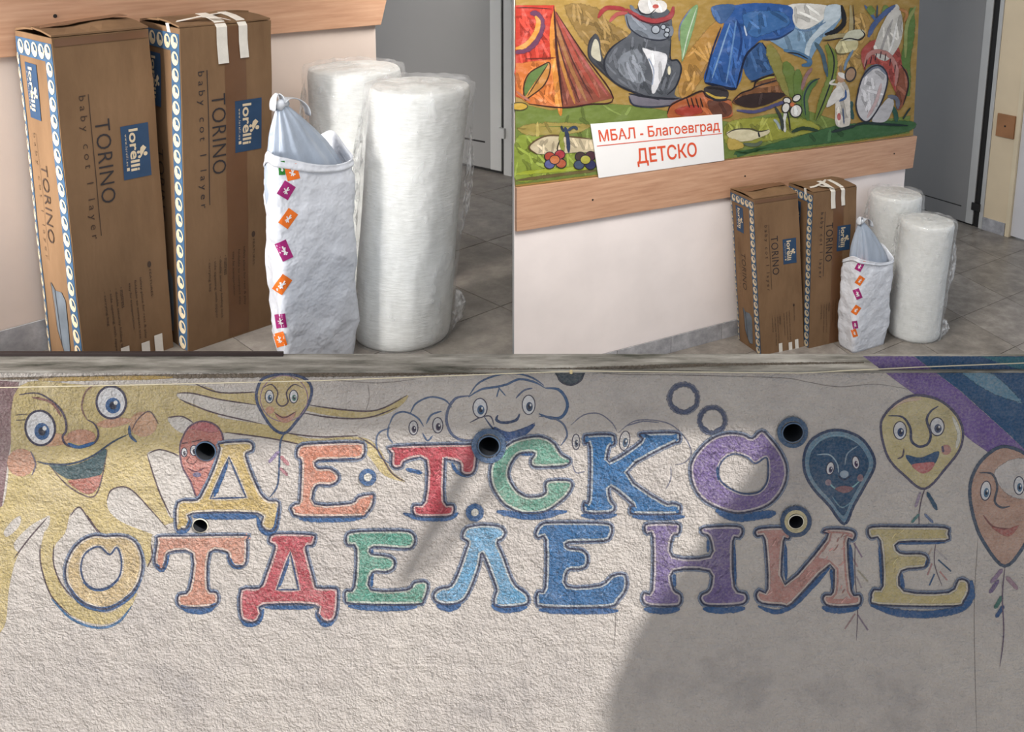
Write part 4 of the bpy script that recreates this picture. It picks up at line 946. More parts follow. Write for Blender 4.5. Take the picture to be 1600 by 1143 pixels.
g.eye(750, 637, 11, 15, (50, 100, 150)); g.eye(826, 632, 10, 15, (50, 80, 120)); g.fill([(772, 666), (796, 674), (836, 662), (818, 682), (796, 690), (780, 682)], (48, 88, 150)); g.done()
g = Group(GW, 'painted_cloud', 'small outlined cloud with two eyes above the red letter')
for ln in ([(641, 646), (650, 630), (672, 620), (694, 624), (706, 636)], [(608, 664), (616, 648), (632, 643), (652, 652), (662, 666)], [(610, 668), (592, 676), (588, 694), (596, 714), (610, 724)], [(608, 662), (606, 680), (614, 692)], [(666, 662), (674, 648), (690, 642)], [(660, 676), (668, 688), (676, 680)]): g.stroke(ln, 3.2, (84, 112, 154))
g.eye(646, 668, 7, 11, (70, 60, 90), white=(206, 204, 206)); g.eye(684, 664, 8, 12, (70, 60, 90), white=(206, 204, 206)); g.done()
g = Group(GW, 'painted_cloud', 'faint outlined cloud behind the blue letter')
for ln in ([(892, 664), (912, 648), (936, 646), (956, 660), (964, 674)], [(966, 676), (990, 658), (1020, 656), (1050, 664), (1072, 686), (1080, 708), (1070, 722), (1054, 726)], [(976, 666), (1004, 658), (1030, 660)], [(1048, 728), (1048, 748), (1040, 764)], [(894, 724), (900, 738), (914, 736)]): g.stroke(ln, 2.4, (110, 116, 146), dry=.5)
g.eye(900, 690, 6, 12, (90, 100, 120), white=(208, 204, 202)); g.eye(976, 688, 8, 15, (80, 110, 140), rot=.15, white=(208, 204, 202)); g.done()
for cx, cy, r, lab in ((1068, 622, 22, 'upper blue shaded bubble ring'), (1113, 656, 20, 'lower blue shaded bubble ring')):
    g = Group(GW, 'painted_bubble', lab); g.ring(cx, cy, r, r, 18, (104, 116, 146), 1.0); g.ring(cx, cy, r * .97, r * .97, 8, (78, 92, 128), .85); g.stroke([(cx - r * .8, cy + r * .5), (cx, cy + r), (cx + r * .8, cy + r * .5)], 11, (74, 90, 128), dry=.85); g.done()
g = Group(GW, 'painted_half_disc', 'dark half disc painted under the rod'); g.fill([(868, 578), (912, 578), (908, 592), (892, 601), (876, 594)], (74, 92, 104), dry=.4); g.stroke([(868, 579), (876, 595), (892, 601), (908, 593), (912, 579)], 4, (60, 70, 90), dry=.5); g.done()
for cx, cy, r, w, c, lab in ((764, 695, 23, 9, (70, 106, 150), 'blue ring painted round the pipe under the big cloud'), (1238, 674, 21, 7, (60, 100, 142), 'blue ring painted round the pipe right of the purple letter'), (1243, 813, 21, 8, (46, 84, 130), 'blue ring painted round the cream rimmed pipe'), (575, 744, 10, 8, (52, 104, 164), 'small blue ring beside the orange letter'), (742, 799, 10, 9, (48, 100, 160), 'small blue ring under the green letter')):
    g = Group(GW, 'painted_ring', lab)
    if r == 10: g.dot(cx, cy, 7, 7, (230, 226, 214))
    g.ring(cx, cy, r, r, w, c, .3)
    if (cx, cy) == (1243, 813): g.ring(cx, cy, 15, 15, 6, (222, 206, 150), .2)
    g.done()
# hanging streamers
g = Group(GW, 'painted_streamer', 'paper streamers hanging from the balloons')
for a, b, cc in (((1334, 848), (1347, 870), (150, 120, 150)), ((1330, 868), (1340, 885), (190, 150, 150)), ((1340, 890), (1356, 908), (176, 166, 140)), ((1338, 900), (1346, 918), (176, 160, 166)), ((1336, 958), (1320, 982), (180, 140, 140)), ((1340, 960), (1356, 984), (150, 130, 150)), ((1326, 955), (1336, 948), (130, 110, 130)), ((1456, 856), (1448, 872), (196, 170, 150)), ((1462, 858), (1480, 874), (200, 190, 190)), ((1466, 874), (1486, 892), (52, 96, 136)), ((1456, 880), (1449, 898), (196, 140, 140)), ((1468, 892), (1480, 906), (210, 140, 136)), ((1460, 896), (1452, 914), (50, 96, 150))): g.stroke([a, b], 9, cc, dry=.6, smooth=False)
for ln in ([(1336, 846), (1336, 900), (1340, 946), (1338, 1000)], [(1462, 846), (1460, 880), (1472, 915)]): g.stroke(ln, 1.6, (110, 90, 110))
g.done()

# ---- the letters
LET = [
 ('yellow letter of the upper row, leftmost', (212, 180, 104), [(343,692),(372,689),(388,689),(395,694),(394,703),(384,708),(388,724),(398,750),(408,770),(420,781),(436,784),(433,818),(427,828),(416,827),(408,818),(403,801),(302,801),(298,814),(292,824),(284,825),(276,824),(278,784),(308,780),(318,766),(328,746),(338,722),(344,700)], [(358,713),(385,776),(329,778)],
  [([(302,806),(352,806),(402,806)],9),([(298,806),(294,824),(284,830),(276,828)],7),([(402,806),(408,824),(418,832),(430,824),(436,790)],8),([(335,775),(356,720)],6)]),
 ('orange letter of the upper row', (222, 134, 104), [(464,704),(470,695),(490,692),(560,690),(570,698),(568,710),(556,717),(498,718),(496,730),(516,731),(528,740),(528,750),(516,757),(494,758),(492,786),(548,785),(560,775),(580,771),(584,774),(582,788),(572,802),(560,806),(470,806),(457,798),(455,792),(462,786),(468,784),(470,760),(471,720),(465,714)], None,
  [([(468,810),(520,811),(566,808)],8),([(500,719),(560,716)],4)]),
 ('red letter of the upper row', (204, 62, 78), [(615,696),(738,693),(744,698),(745,712),(743,730),(738,739),(728,741),(720,736),(718,722),(698,717),(695,720),(694,782),(708,788),(709,800),(698,806),(656,806),(646,800),(647,788),(664,782),(666,718),(634,719),(628,728),(618,730),(612,724),(613,708)], None,
  [([(630,801),(660,809),(700,809),(716,800)],7),([(634,732),(660,738)],6),([(706,722),(714,736),(728,744)],5)]),
 ('green round letter of the upper row', (96, 170, 146), [(876,708),(866,692),(848,682),(828,682),(804,688),(784,702),(770,720),(766,738),(769,758),(778,774),(790,788),(810,798),(830,801),(854,797),(876,782),(888,770),(894,758),(890,750),(870,749),(856,751),(852,758),(853,768),(844,774),(824,775),(810,768),(800,756),(794,740),(798,724),(808,710),(820,706),(836,707),(830,718),(834,728),(860,728),(880,727),(890,722),(889,716)], None,
  [([(776,798),(820,804),(886,798)],9),([(800,806),(840,808),(872,802)],6),([(814,708),(832,708)],6)]),
 ('blue letter of the upper row', (36, 112, 178), [(913,684),(917,679),(954,678),(960,685),(959,694),(952,697),(952,721),(1002,689),(999,679),(1006,676),(1056,675),(1062,682),(1060,690),(1046,694),(979,737),(1035,783),(1051,785),(1062,789),(1062,797),(1056,802),(992,802),(985,797),(986,790),(990,788),(954,759),(953,779),(960,788),(959,796),(950,800),(918,800),(912,793),(913,784),(921,779),(922,698),(914,692)], None,
  [([(908,804),(936,807),(964,803)],7),([(988,806),(1030,808),(1070,806)],8)]),
 ('purple round letter of the upper row', (122, 98, 166), [(1175,684),(1161,678),(1139,676),(1116,682),(1096,698),(1082,718),(1079,736),(1084,759),(1096,777),(1116,790),(1146,800),(1172,798),(1200,788),(1218,770),(1228,748),(1228,725),(1218,703),(1204,685),(1190,672)], [(1148,708),(1168,714),(1180,723),(1197,714),(1200,734),(1197,754),(1184,768),(1161,770),(1139,761),(1125,748),(1123,730),(1132,715)],
  [([(1118,796),(1150,808),(1190,804),(1212,800)],12),([(1110,712),(1120,732),(1122,750)],4)]),
 ('pale yellow round letter of the lower row', (214, 184, 130), [(166,837),(150,835),(130,842),(114,858),(104,880),(103,900),(110,920),(126,938),(146,947),(166,950),(186,942),(208,924),(220,900),(223,876),(218,856),(208,842),(192,836),(176,836)], [(156,853),(172,865),(183,854),(190,872),(189,894),(180,908),(164,918),(146,918),(132,906),(127,888),(130,870),(140,858)],
  [([(106,912),(124,938),(150,950),(176,948),(206,928),(220,904)],7),([(130,908),(146,920),(166,919),(186,904)],4)]),
 ('salmon letter of the lower row', (218, 144, 118), [(248,837),(280,836),(382,835),(386,842),(385,876),(376,884),(364,882),(358,872),(355,862),(328,862),(325,918),(338,924),(341,936),(332,946),(288,948),(278,940),(280,928),(296,920),(301,864),(264,862),(260,876),(254,888),(246,884),(242,874),(246,846)], None,
  [([(282,946),(300,953),(322,953),(338,942)],9),([(244,880),(254,890),(264,866)],6),([(356,868),(366,884),(380,884)],6)]),
 ('red letter of the lower row', (204, 74, 88), [(421,840),(426,834),(440,832),(488,834),(492,842),(488,851),(478,853),(484,880),(492,908),(496,917),(524,918),(528,928),(525,960),(516,970),(504,968),(496,958),(492,944),(412,944),(408,958),(400,970),(386,970),(376,960),(377,920),(406,917),(416,896),(426,868),(430,852),(422,847)], [(454,862),(467,920),(433,920)],
  [([(376,966),(388,975),(404,970),(412,950)],7),([(414,948),(490,948)],6),([(494,956),(506,974),(522,970)],8),([(437,916),(452,872)],4)]),
 ('green letter of the lower row', (84, 164, 142), [(541,840),(550,830),(600,828),(638,829),(648,839),(646,851),(634,856),(584,853),(580,864),(604,867),(616,874),(615,886),(604,892),(582,893),(580,920),(636,920),(648,909),(666,908),(668,920),(662,936),(650,943),(552,942),(540,934),(541,922),(554,916),(557,856),(544,850)], None,
  [([(544,946),(600,950),(652,947)],8),([(582,858),(581,866)],4),([(582,894),(581,916)],4)]),
 ('light blue letter of the lower row', (92, 164, 212), [(723,834),(730,823),(753,819),(779,821),(789,830),(785,840),(777,846),(787,870),(798,900),(807,915),(821,925),(826,936),(819,944),(779,947),(772,938),(775,925),(776,919),(766,891),(753,862),(749,881),(736,917),(722,938),(698,943),(681,938),(678,927),(688,918),(705,914),(717,891),(728,859),(732,846),(724,840)], None,
  [([(682,944),(702,950),(720,943)],9),([(768,944),(790,952),(824,947)],9)]),
 ('blue letter of the lower row', (36, 108, 172), [(837,832),(845,819),(862,815),(943,816),(956,823),(954,836),(943,844),(888,846),(888,855),(909,858),(918,868),(916,883),(904,888),(887,890),(886,915),(938,913),(957,898),(977,897),(978,919),(966,936),(949,947),(851,947),(838,936),(841,923),(852,917),(853,842),(841,839)], None,
  [([(842,952),(900,954),(966,953)],9)]),
 ('purple letter of the lower row', (118, 98, 162), [(1007,825),(1013,817),(1057,817),(1062,825),(1059,834),(1051,837),(1051,868),(1109,868),(1108,838),(1097,832),(1100,823),(1151,821),(1160,829),(1155,839),(1145,844),(1147,915),(1164,926),(1166,937),(1153,944),(1107,945),(1095,937),(1096,928),(1109,919),(1108,891),(1052,891),(1052,919),(1063,928),(1063,941),(1052,946),(1015,945),(1004,937),(1006,925),(1019,920),(1020,837),(1011,833)], None,
  [([(1006,950),(1034,954),(1062,950)],9),([(1098,950),(1130,953),(1164,949)],9),([(1054,896),(1054,916)],5),([(1106,842),(1106,862)],4),([(1147,850),(1149,912)],4)]),
 ('pink letter of the lower row', (206, 142, 132), [(1180,829),(1190,824),(1225,823),(1235,830),(1232,841),(1224,845),(1226,912),(1291,841),(1285,830),(1297,825),(1328,827),(1336,834),(1332,843),(1324,846),(1330,922),(1342,928),(1345,936),(1338,945),(1297,946),(1286,936),(1289,928),(1301,924),(1297,881),(1238,941),(1221,944),(1190,941),(1181,930),(1186,921),(1199,919),(1195,842),(1183,837)], None,
  [([(1184,946),(1212,955),(1240,944),(1270,914),(1296,886)],7),([(1284,948),(1310,953),(1342,948)],9),([(1227,850),(1228,905)],5),([(1328,850),(1332,918)],6),([(1298,888),(1302,922)],5)]),
 ('yellow letter of the lower row, rightmost', (214, 194, 128), [(1356,831),(1363,822),(1414,822),(1476,823),(1481,833),(1476,844),(1404,846),(1406,863),(1439,864),(1449,872),(1443,885),(1408,891),(1412,922),(1482,924),(1497,905),(1511,907),(1513,922),(1505,938),(1489,946),(1373,944),(1361,932),(1365,920),(1379,914),(1375,844),(1361,840)], None,
  [([(1360,944),(1400,956),(1450,959),(1500,950),(1517,930),(1517,906)],11),([(1405,848),(1476,846)],5),([(1407,894),(1411,920)],6),([(1374,850),(1378,912)],5),([(1450,872),(1446,886)],5)]),
]
for lab, rgb, out, hole, sh in LET:
    g = Group(GW, 'painted_letter', lab); hl = [hole] if hole else []
    tri = hole is not None and len(hole) == 3
    def dens(poly, k=4): return [tuple(a + (b - a) * t / k for a, b in zip(poly[i], poly[(i + 1) % len(poly)])) for i in range(len(poly)) for t in range(k)]
    hole_s = dens(hole) if tri else (cr(hole) if hole else None); outs = cr(out, True, 3)
    hs = [hole_s] if hole else []
    # coloured body, drawn in from the outline
    cxy = None
    def shrink(poly, k, inward):
        ar = sum(a[0] * b[1] - b[0] * a[1] for a, b in zip(poly, poly[1:] + poly[:1])); sg = (1 if ar > 0 else -1) * (1 if inward else -1); res = []
        m = len(poly)
        for i in range(m):
            a, p, c = poly[i - 1], poly[i], poly[(i + 1) % m]; t = Vector((c[0] - a[0], c[1] - a[1]))
            if t.length < 1e-6: res.append(p); continue
            t.normalize(); res.append((p[0] - t.y * k * sg, p[1] + t.x * k * sg))
        return res
    g.fill(outs, tuple(min(255, int(c * .25 + d * .75)) for c, d in zip(rgb, (224, 214, 204))), dry=.15, inset=1.5, smooth=False, holes=hs, name='letter_base')
    g.stroke(shrink(outs, -2.0, True), 9, (120, 140, 172), True, .98, smooth=False, name='letter_haze')
    for pl, w in sh: g.stroke(pl, w * 1.25, (38, 96, 160), dry=.42, name='letter_shadow')
    g.fill(shrink(outs, 3.8, True), rgb, dry=.45, inset=3.4, smooth=False, holes=[shrink(h, 3.0, False) for h in hs], name='letter_fill')
    g.stroke(outs, 3.4, NAV, True, .42, smooth=False, name='letter_outline')
    for h in hs: g.stroke(h, 3.0, (48, 78, 128), True, .36, smooth=False, name='letter_outline')
    g.done()
# cracks and stains under the coping
g = Group(GW, 'wall_crack', 'hairline cracks in the wall plaster')
for ln in ([(820, 578), (900, 577), (960, 584), (1080, 586), (1220, 590), (1260, 596), (1310, 604), (1370, 600), (1430, 610)], [(452, 596), (520, 594), (590, 598), (650, 592)], [(575, 600), (577, 622), (572, 640)], [(961, 930), (962, 960), (960, 1010)], [(1528, 840), (1522, 960), (1526, 1143)]): g.stroke(ln, 1.8, (150, 141, 134), dry=.6)
g.done()
g = Group(GW, 'moss_stain', 'dark mossy stain line under the coping')
g.stroke([(-60, 592), (100, 590), (250, 588), (420, 586), (600, 584), (760, 580), (900, 577), (1100, 570), (1350, 566)], 14, (128, 112, 92), dry=.95); g.stroke([(60, 593), (160, 591), (270, 589)], 9, (196, 158, 74), dry=.6); g.stroke([(560, 581), (700, 579), (820, 576)], 8, (150, 122, 96), dry=.85); g.done()

# ================================================================== PAINTED BOARD AND SIGN IN THE RIGHT CORNER
ztop = 1.95
tl, tr, br, bl = S2.wl(804.2, 7), S2.wl(1430.5, 7), S2.wl(1424.5, 211.0), S2.wl(804.2, 291.0)
P = [Vector((bl.x, -.0015, ztop)), Vector((tr.x, -.0015, ztop)), Vector((br.x, -.0015, br.z)), Vector((bl.x, -.0015, bl.z))]
mb = MB(); mb.prism(P, (0, -.008, 0))
board = mb.build('painted_board', paint((176, 140, 66), 'board', -2.0), M=S2.M, bevel=0.001)
tag(board, 'large colourful painted board with tent, cat and seated figure above the rail', 'mural')
BD = Board(board, lambda x, y: S2.wl(x, y, -.0098), (0, -1, 0), 'board', step=0.000006)
DK = (44, 42, 50)
def G(n, l=None): return Group(BD, n, l)
g = G('painted_meadow', 'green and ochre painted ground')
g.fill([(805, 160), (860, 172), (930, 160), (1000, 165), (1070, 178), (1140, 190), (1200, 178), (1260, 172), (1330, 195), (1423, 180), (1421, 208), (1300, 227), (1100, 253), (900, 277), (805, 289)], (122, 142, 62), smooth=False, inset=5)
g.fill([(805, 215), (850, 212), (930, 232), (930, 262), (860, 276), (805, 284)], (150, 170, 60), dry=.5, inset=8); g.fill([(1135, 190), (1200, 182), (1260, 185), (1280, 205), (1200, 222), (1137, 228)], (164, 166, 60), dry=.5, inset=8)
g.fill([(1270, 205), (1330, 192), (1423, 188), (1420, 206), (1330, 220), (1250, 230), (1180, 238), (1150, 240)], (66, 112, 66), dry=.4, inset=6); g.fill([(805, 200), (840, 190), (900, 190), (925, 196), (900, 210), (830, 214)], (176, 156, 76), dry=.6, inset=8)
g.stroke([(806, 272), (860, 266), (930, 262)], 9, (176, 190, 50), dry=.6); g.stroke([(806, 282), (880, 272), (932, 266)], 7, (120, 104, 60), dry=.6); g.done()
g = G('painted_backdrop', 'ochre backdrop strokes'); g.fill([(880, 8), (930, 8), (950, 30), (990, 60), (940, 90), (905, 60)], (150, 118, 62), dry=.6, inset=10); g.fill([(1062, 100), (1090, 60), (1120, 30), (1140, 40), (1110, 100), (1080, 150), (1060, 150)], (190, 138, 62), dry=.5, inset=8); g.fill([(1318, 40), (1350, 20), (1365, 60), (1340, 110), (1310, 150), (1300, 110)], (180, 140, 70), dry=.4, inset=5); g.done()
g = G('painted_tent', 'red and orange painted tent')
g.fill([(805, 8), (866, 8), (872, 90), (877, 170), (840, 165), (805, 150)], (206, 58, 42), smooth=False); g.fill([(805, 98), (835, 94), (868, 92), (877, 169), (826, 163), (805, 148)], (220, 116, 48), smooth=False, dry=.45, inset=6); g.fill([(858, 60), (867, 10), (871, 60), (879, 168), (870, 168)], (226, 140, 52), dry=.3)
g.fill([(865, 14), (890, 52), (920, 100), (958, 153), (920, 162), (879, 168)], (150, 78, 60), smooth=False)
for (ax, ay, bx, by, c, w) in ((868, 24, 936, 152, (176, 76, 60), 8), (867, 34, 916, 158, (168, 112, 66), 7), (867, 46, 898, 162, (196, 130, 58), 6), (867, 60, 886, 164, (120, 60, 50), 5), (868, 18, 950, 150, (178, 84, 76), 5), (869, 30, 926, 156, (90, 48, 46), 2.4), (868, 50, 906, 160, (90, 48, 46), 2.4)): g.stroke([(ax, ay), ((ax + bx) / 2 - 3, (ay + by) / 2 + 2), (bx, by)], w, c)
g.stroke([(865, 10), (870, 80), (879, 168)], 3.6, (70, 36, 34)); g.stroke([(868, 18), (910, 82), (958, 153), (918, 163), (879, 168), (826, 162)], 2.6, (70, 36, 36)); g.stroke([(805, 82), (822, 77), (838, 62), (846, 38), (838, 22), (828, 21)], 13, (112, 62, 92)); g.stroke([(805, 76), (820, 71), (834, 56), (841, 36), (836, 25)], 9, (232, 150, 58)); g.stroke([(820, 92), (850, 91), (868, 90)], 2.4, (120, 44, 36)); g.stroke([(806, 12), (830, 12), (862, 14)], 2, (90, 44, 40), dry=.6)
g.fill([(820, 155), (818, 135), (826, 115), (845, 103), (858, 98), (858, 115), (848, 135), (830, 150)], (206, 138, 62)); g.fill([(820, 150), (819, 134), (828, 114), (846, 103), (856, 100), (840, 122), (826, 142)], (104, 134, 70)); g.stroke([(820, 155), (818, 135), (826, 115), (845, 103), (858, 98), (858, 115), (848, 135), (826, 152)], 2.4, (76, 48, 34), True); g.stroke([(824, 150), (838, 128), (856, 100)], 2, (66, 60, 40)); g.stroke([(806, 142), (816, 150), (828, 158)], 4, (190, 116, 96)); g.dot(811, 166, 13, 6, (214, 170, 60)); g.ring(811, 166, 13, 6, 2, (90, 84, 50)); g.done()
g = G('painted_cat', 'grey painted cat with a red scarf')
g.fill([(918, 78), (922, 62), (930, 52), (937, 62), (940, 84), (950, 104), (962, 124), (950, 122), (932, 104), (921, 92)], (70, 72, 78)); g.fill([(923, 80), (928, 62), (934, 64), (938, 84), (938, 96), (926, 90)], (196, 190, 166), inset=2)
g.fill([(978, 22), (1000, 12), (1040, 12), (1050, 34), (1048, 62), (1046, 92), (1058, 96), (1063, 110), (1058, 132), (1054, 148), (1066, 154), (1040, 158), (1000, 148), (966, 132), (946, 112), (944, 92), (956, 72), (978, 58), (986, 46)], (88, 92, 100))
g.fill([(962, 92), (980, 76), (1000, 76), (1010, 104), (1006, 132), (984, 130), (966, 116)], (128, 134, 144), dry=.7, inset=9); g.fill([(976, 20), (990, 26), (1010, 36), (1030, 44), (1050, 40), (1050, 56), (1030, 62), (1000, 58), (980, 42)], (124, 132, 144), dry=.4)
g.fill([(1003, 75), (1016, 78), (1040, 84), (1041, 100), (1032, 126), (1022, 146), (1017, 140), (1019, 116), (1012, 94)], (222, 222, 226)); g.fill([(1012, 90), (1020, 110), (1018, 134), (1022, 110)], (160, 176, 206), inset=1.5)
g.fill([(1048, 98), (1058, 92), (1064, 106), (1056, 134), (1040, 146), (1040, 138), (1050, 120)], (92, 96, 104)); g.fill([(984, 148), (1010, 150), (1050, 152), (1062, 156), (1048, 164), (1010, 166), (988, 162)], (120, 116, 128)); g.stroke([(982, 146), (1010, 151), (1040, 154), (1060, 154)], 4, (40, 42, 52)); g.stroke([(982, 150), (990, 164), (1020, 167), (1050, 164)], 3, (50, 56, 76))
for x, y, r in ((1024, 46, 6.5), (1036, 42, 4), (1042, 47, 4), (1041, 54, 4)): g.dot(x, y, r, r, (168, 176, 186)); g.ring(x, y, r, r, 1.8, (48, 52, 62))
g.dot(1012, 8, 16, 14, (214, 210, 206)); g.dot(1030, 10, 12, 10, (222, 216, 210)); g.stroke([(996, 8), (1000, 20), (1014, 22), (1024, 14)], 2, DK); g.dot(1024, 10, 5, 3.4, (196, 80, 70)); g.stroke([(984, 8), (992, 18), (1002, 26)], 6, (110, 120, 136))
g.stroke([(978, 14), (1000, 28), (1024, 33), (1046, 26), (1052, 10)], 10, (166, 58, 62)); g.stroke([(980, 16), (960, 12), (944, 14), (934, 28)], 8, (164, 52, 54)); g.stroke([(980, 20), (964, 22), (952, 34)], 7, (184, 84, 80)); g.stroke([(984, 20), (1004, 33), (1026, 37), (1048, 30)], 2.4, (80, 34, 44))
g.stroke([(978, 58), (956, 74), (944, 94), (948, 116), (968, 134), (1002, 148), (1030, 156)], 3.4, (44, 46, 56)); g.stroke([(1048, 62), (1047, 92), (1058, 94), (1064, 108), (1056, 134), (1042, 148)], 3, (44, 46, 56)); g.stroke([(978, 24), (984, 44), (1004, 58), (1032, 63), (1048, 56)], 2.6, (48, 52, 66)); g.stroke([(960, 130), (936, 108), (920, 90), (920, 66), (930, 52)], 2.4, (56, 56, 62)); g.dot(1045, 110, 2.5, 7, (226, 216, 180)); g.done()
g = G('painted_leaf', 'tall pale green painted leaf'); g.fill([(1062, 60), (1064, 34), (1078, 14), (1090, 8), (1086, 34), (1078, 62), (1066, 96), (1064, 80)], (130, 168, 112)); g.stroke([(1066, 92), (1074, 56), (1088, 12)], 2, (196, 214, 186)); g.stroke([(1061, 64), (1062, 40), (1078, 14)], 3, (110, 120, 160), dry=.6); g.done()
g = G('painted_figure', 'seated painted figure with blue trousers and pale shirt')
g.fill([(1228, 8), (1313, 8), (1315, 28), (1302, 46), (1284, 62), (1272, 82), (1264, 98), (1246, 86), (1228, 80), (1206, 66), (1198, 60), (1236, 46)], (124, 160, 192), smooth=False); g.fill([(1230, 8), (1290, 8), (1292, 24), (1272, 40), (1256, 46), (1242, 40)], (226, 222, 214)); g.fill([(1290, 10), (1312, 8), (1312, 28), (1290, 48), (1270, 66), (1262, 92), (1256, 82), (1264, 60), (1284, 36)], (196, 212, 222)); g.stroke([(1224, 78), (1246, 84), (1262, 92), (1264, 100), (1252, 102)], 9, (70, 116, 160)); g.stroke([(1240, 44), (1262, 48), (1290, 34)], 3, (96, 130, 168)); g.stroke([(1230, 82), (1246, 84), (1262, 92)], 2.4, DK)
g.fill([(1148, 8), (1230, 8), (1238, 30), (1240, 46), (1214, 60), (1190, 62), (1176, 74), (1164, 96), (1158, 120), (1150, 138), (1138, 138), (1101, 128), (1104, 104), (1114, 80), (1128, 44)], (44, 92, 168)); g.fill([(1160, 98), (1172, 78), (1188, 66), (1202, 86), (1212, 110), (1190, 120), (1174, 126), (1164, 116)], (50, 90, 146)); g.fill([(1112, 10), (1148, 8), (1130, 36), (1116, 30)], (60, 96, 150)); g.fill([(1160, 20), (1200, 14), (1228, 20), (1234, 40), (1200, 54), (1176, 60), (1162, 46)], (58, 110, 176), dry=.6, inset=8)
for ln, c, w in (([(1140, 36), (1128, 72), (1112, 122)], (120, 160, 206), 3), ([(1150, 30), (1144, 70), (1134, 130)], (96, 142, 200), 3), ([(1150, 30), (1158, 60), (1152, 96)], (30, 64, 130), 4), ([(1162, 40), (1166, 56)], (190, 206, 226), 3), ([(1186, 66), (1168, 82), (1160, 100), (1150, 138)], (28, 36, 66), 4), ([(1126, 42), (1112, 80), (1100, 128)], (30, 44, 84), 3), ([(1101, 129), (1138, 138), (1150, 138)], (26, 34, 60), 5), ([(1190, 66), (1204, 88), (1214, 112), (1190, 122), (1172, 128)], (28, 40, 70), 3.4), ([(1190, 62), (1216, 60), (1240, 46)], (34, 60, 110), 3)): g.stroke(ln, w, c)
g.stroke([(1314, 8), (1318, 34), (1306, 48), (1288, 54)], 9, (36, 36, 40)); g.stroke([(1328, 8), (1328, 50), (1306, 56), (1284, 60)], 8, (172, 156, 110)); g.stroke([(1332, 8), (1332, 52), (1304, 61), (1284, 64)], 2, DK); g.done()
g = G('painted_boots', 'brown laced boots of the painted figure')
g.fill([(1042, 176), (1046, 164), (1058, 156), (1076, 152), (1096, 144), (1104, 150), (1118, 154), (1140, 156), (1144, 170), (1142, 182), (1120, 186), (1096, 182), (1060, 184), (1044, 184)], (188, 96, 48)); g.fill([(1052, 172), (1070, 164), (1092, 164), (1096, 178), (1064, 182)], (182, 62, 46), dry=.55, inset=6); g.fill([(1104, 158), (1128, 158), (1142, 166), (1140, 180), (1116, 182)], (112, 66, 50), dry=.4); g.stroke([(1042, 178), (1048, 164), (1072, 152), (1096, 142), (1106, 152), (1142, 156)], 3, (60, 36, 34))
for x in (1072, 1079, 1086, 1093): g.stroke([(x, 152), (x + 3, 162), (x + 5, 168)], 2.4, (50, 32, 30))
g.fill([(1100, 136), (1126, 134), (1138, 144), (1134, 156), (1118, 158), (1104, 150)], (64, 58, 60)); g.stroke([(1102, 144), (1118, 152), (1134, 152)], 4, (206, 170, 60)); g.stroke([(1102, 137), (1120, 138), (1136, 142)], 4, (44, 38, 40)); g.stroke([(1106, 150), (1120, 157), (1136, 156)], 2.4, DK)
g.fill([(1143, 160), (1152, 148), (1172, 140), (1184, 128), (1204, 120), (1216, 118), (1222, 126), (1230, 132), (1229, 148), (1206, 158), (1180, 168), (1160, 166)], (132, 84, 50)); g.fill([(1146, 158), (1164, 148), (1196, 144), (1228, 146), (1206, 160), (1178, 168), (1158, 166)], (58, 42, 40), dry=.4); g.stroke([(1182, 126), (1196, 122), (1210, 120)], 4, (190, 170, 70)); g.stroke([(1176, 134), (1196, 134), (1224, 128)], 6, (170, 112, 62)); g.stroke([(1174, 138), (1190, 132), (1218, 124)], 2.4, DK); g.stroke([(1143, 160), (1156, 146), (1176, 138), (1182, 126), (1212, 116), (1222, 128), (1230, 134)], 2.6, (44, 32, 34)); g.stroke([(1150, 172), (1180, 174), (1210, 164), (1232, 156)], 7, (84, 84, 132), dry=.55); g.done()
g = G('painted_grass', 'tall painted grass blades')
for ln, w, c in (([(1200, 70), (1216, 108), (1234, 150)], 20, (146, 140, 66)), ([(1226, 96), (1238, 130), (1244, 156)], 20, (112, 134, 58)), ([(1246, 108), (1246, 140), (1256, 184)], 15, (104, 132, 56)), ([(1290, 70), (1300, 90), (1298, 120), (1288, 150), (1274, 188)], 16, (122, 140, 58)), ([(1276, 124), (1264, 136), (1256, 158), (1262, 188)], 12, (92, 128, 62)), ([(1272, 66), (1284, 84), (1292, 120)], 7, (70, 98, 116)), ([(1268, 106), (1258, 120), (1252, 140)], 6, (150, 110, 110)), ([(1292, 66), (1302, 90), (1300, 118), (1288, 154), (1274, 188)], 2.4, (40, 46, 52)), ([(1280, 122), (1266, 130), (1256, 150), (1258, 180)], 2.6, (40, 60, 76)), ([(1350, 8), (1362, 24), (1370, 34)], 5, (70, 100, 150)), ([(1370, 8), (1369, 30)], 3, (60, 80, 100)), ([(1424, 12), (1420, 60), (1414, 100), (1418, 150)], 16, (96, 130, 60)), ([(1430, 10), (1416, 40), (1414, 90)], 6, (150, 160, 90)), ([(1356, 10), (1364, 22)], 12, (120, 140, 60)), ([(1384, 8), (1380, 24)], 10, (110, 136, 60)), ([(1410, 186), (1416, 176), (1422, 168)], 3, (40, 60, 60)), ([(1400, 190), (1398, 176), (1392, 166)], 8, (50, 96, 80)), ([(1332, 186), (1328, 170), (1330, 158)], 8, (52, 92, 92))): g.stroke(ln, w, c, dry=.3)
g.done()
g = G('painted_flower', 'white painted flower with an orange heart'); g.stroke([(1226, 206), (1224, 190), (1228, 172)], 6, (222, 222, 216)); g.stroke([(1234, 204), (1232, 186), (1228, 172)], 2.4, DK); g.stroke([(1222, 204), (1220, 186), (1210, 166)], 6, (64, 70, 66)); g.stroke([(1218, 202), (1214, 192), (1208, 186)], 5, (170, 186, 190))
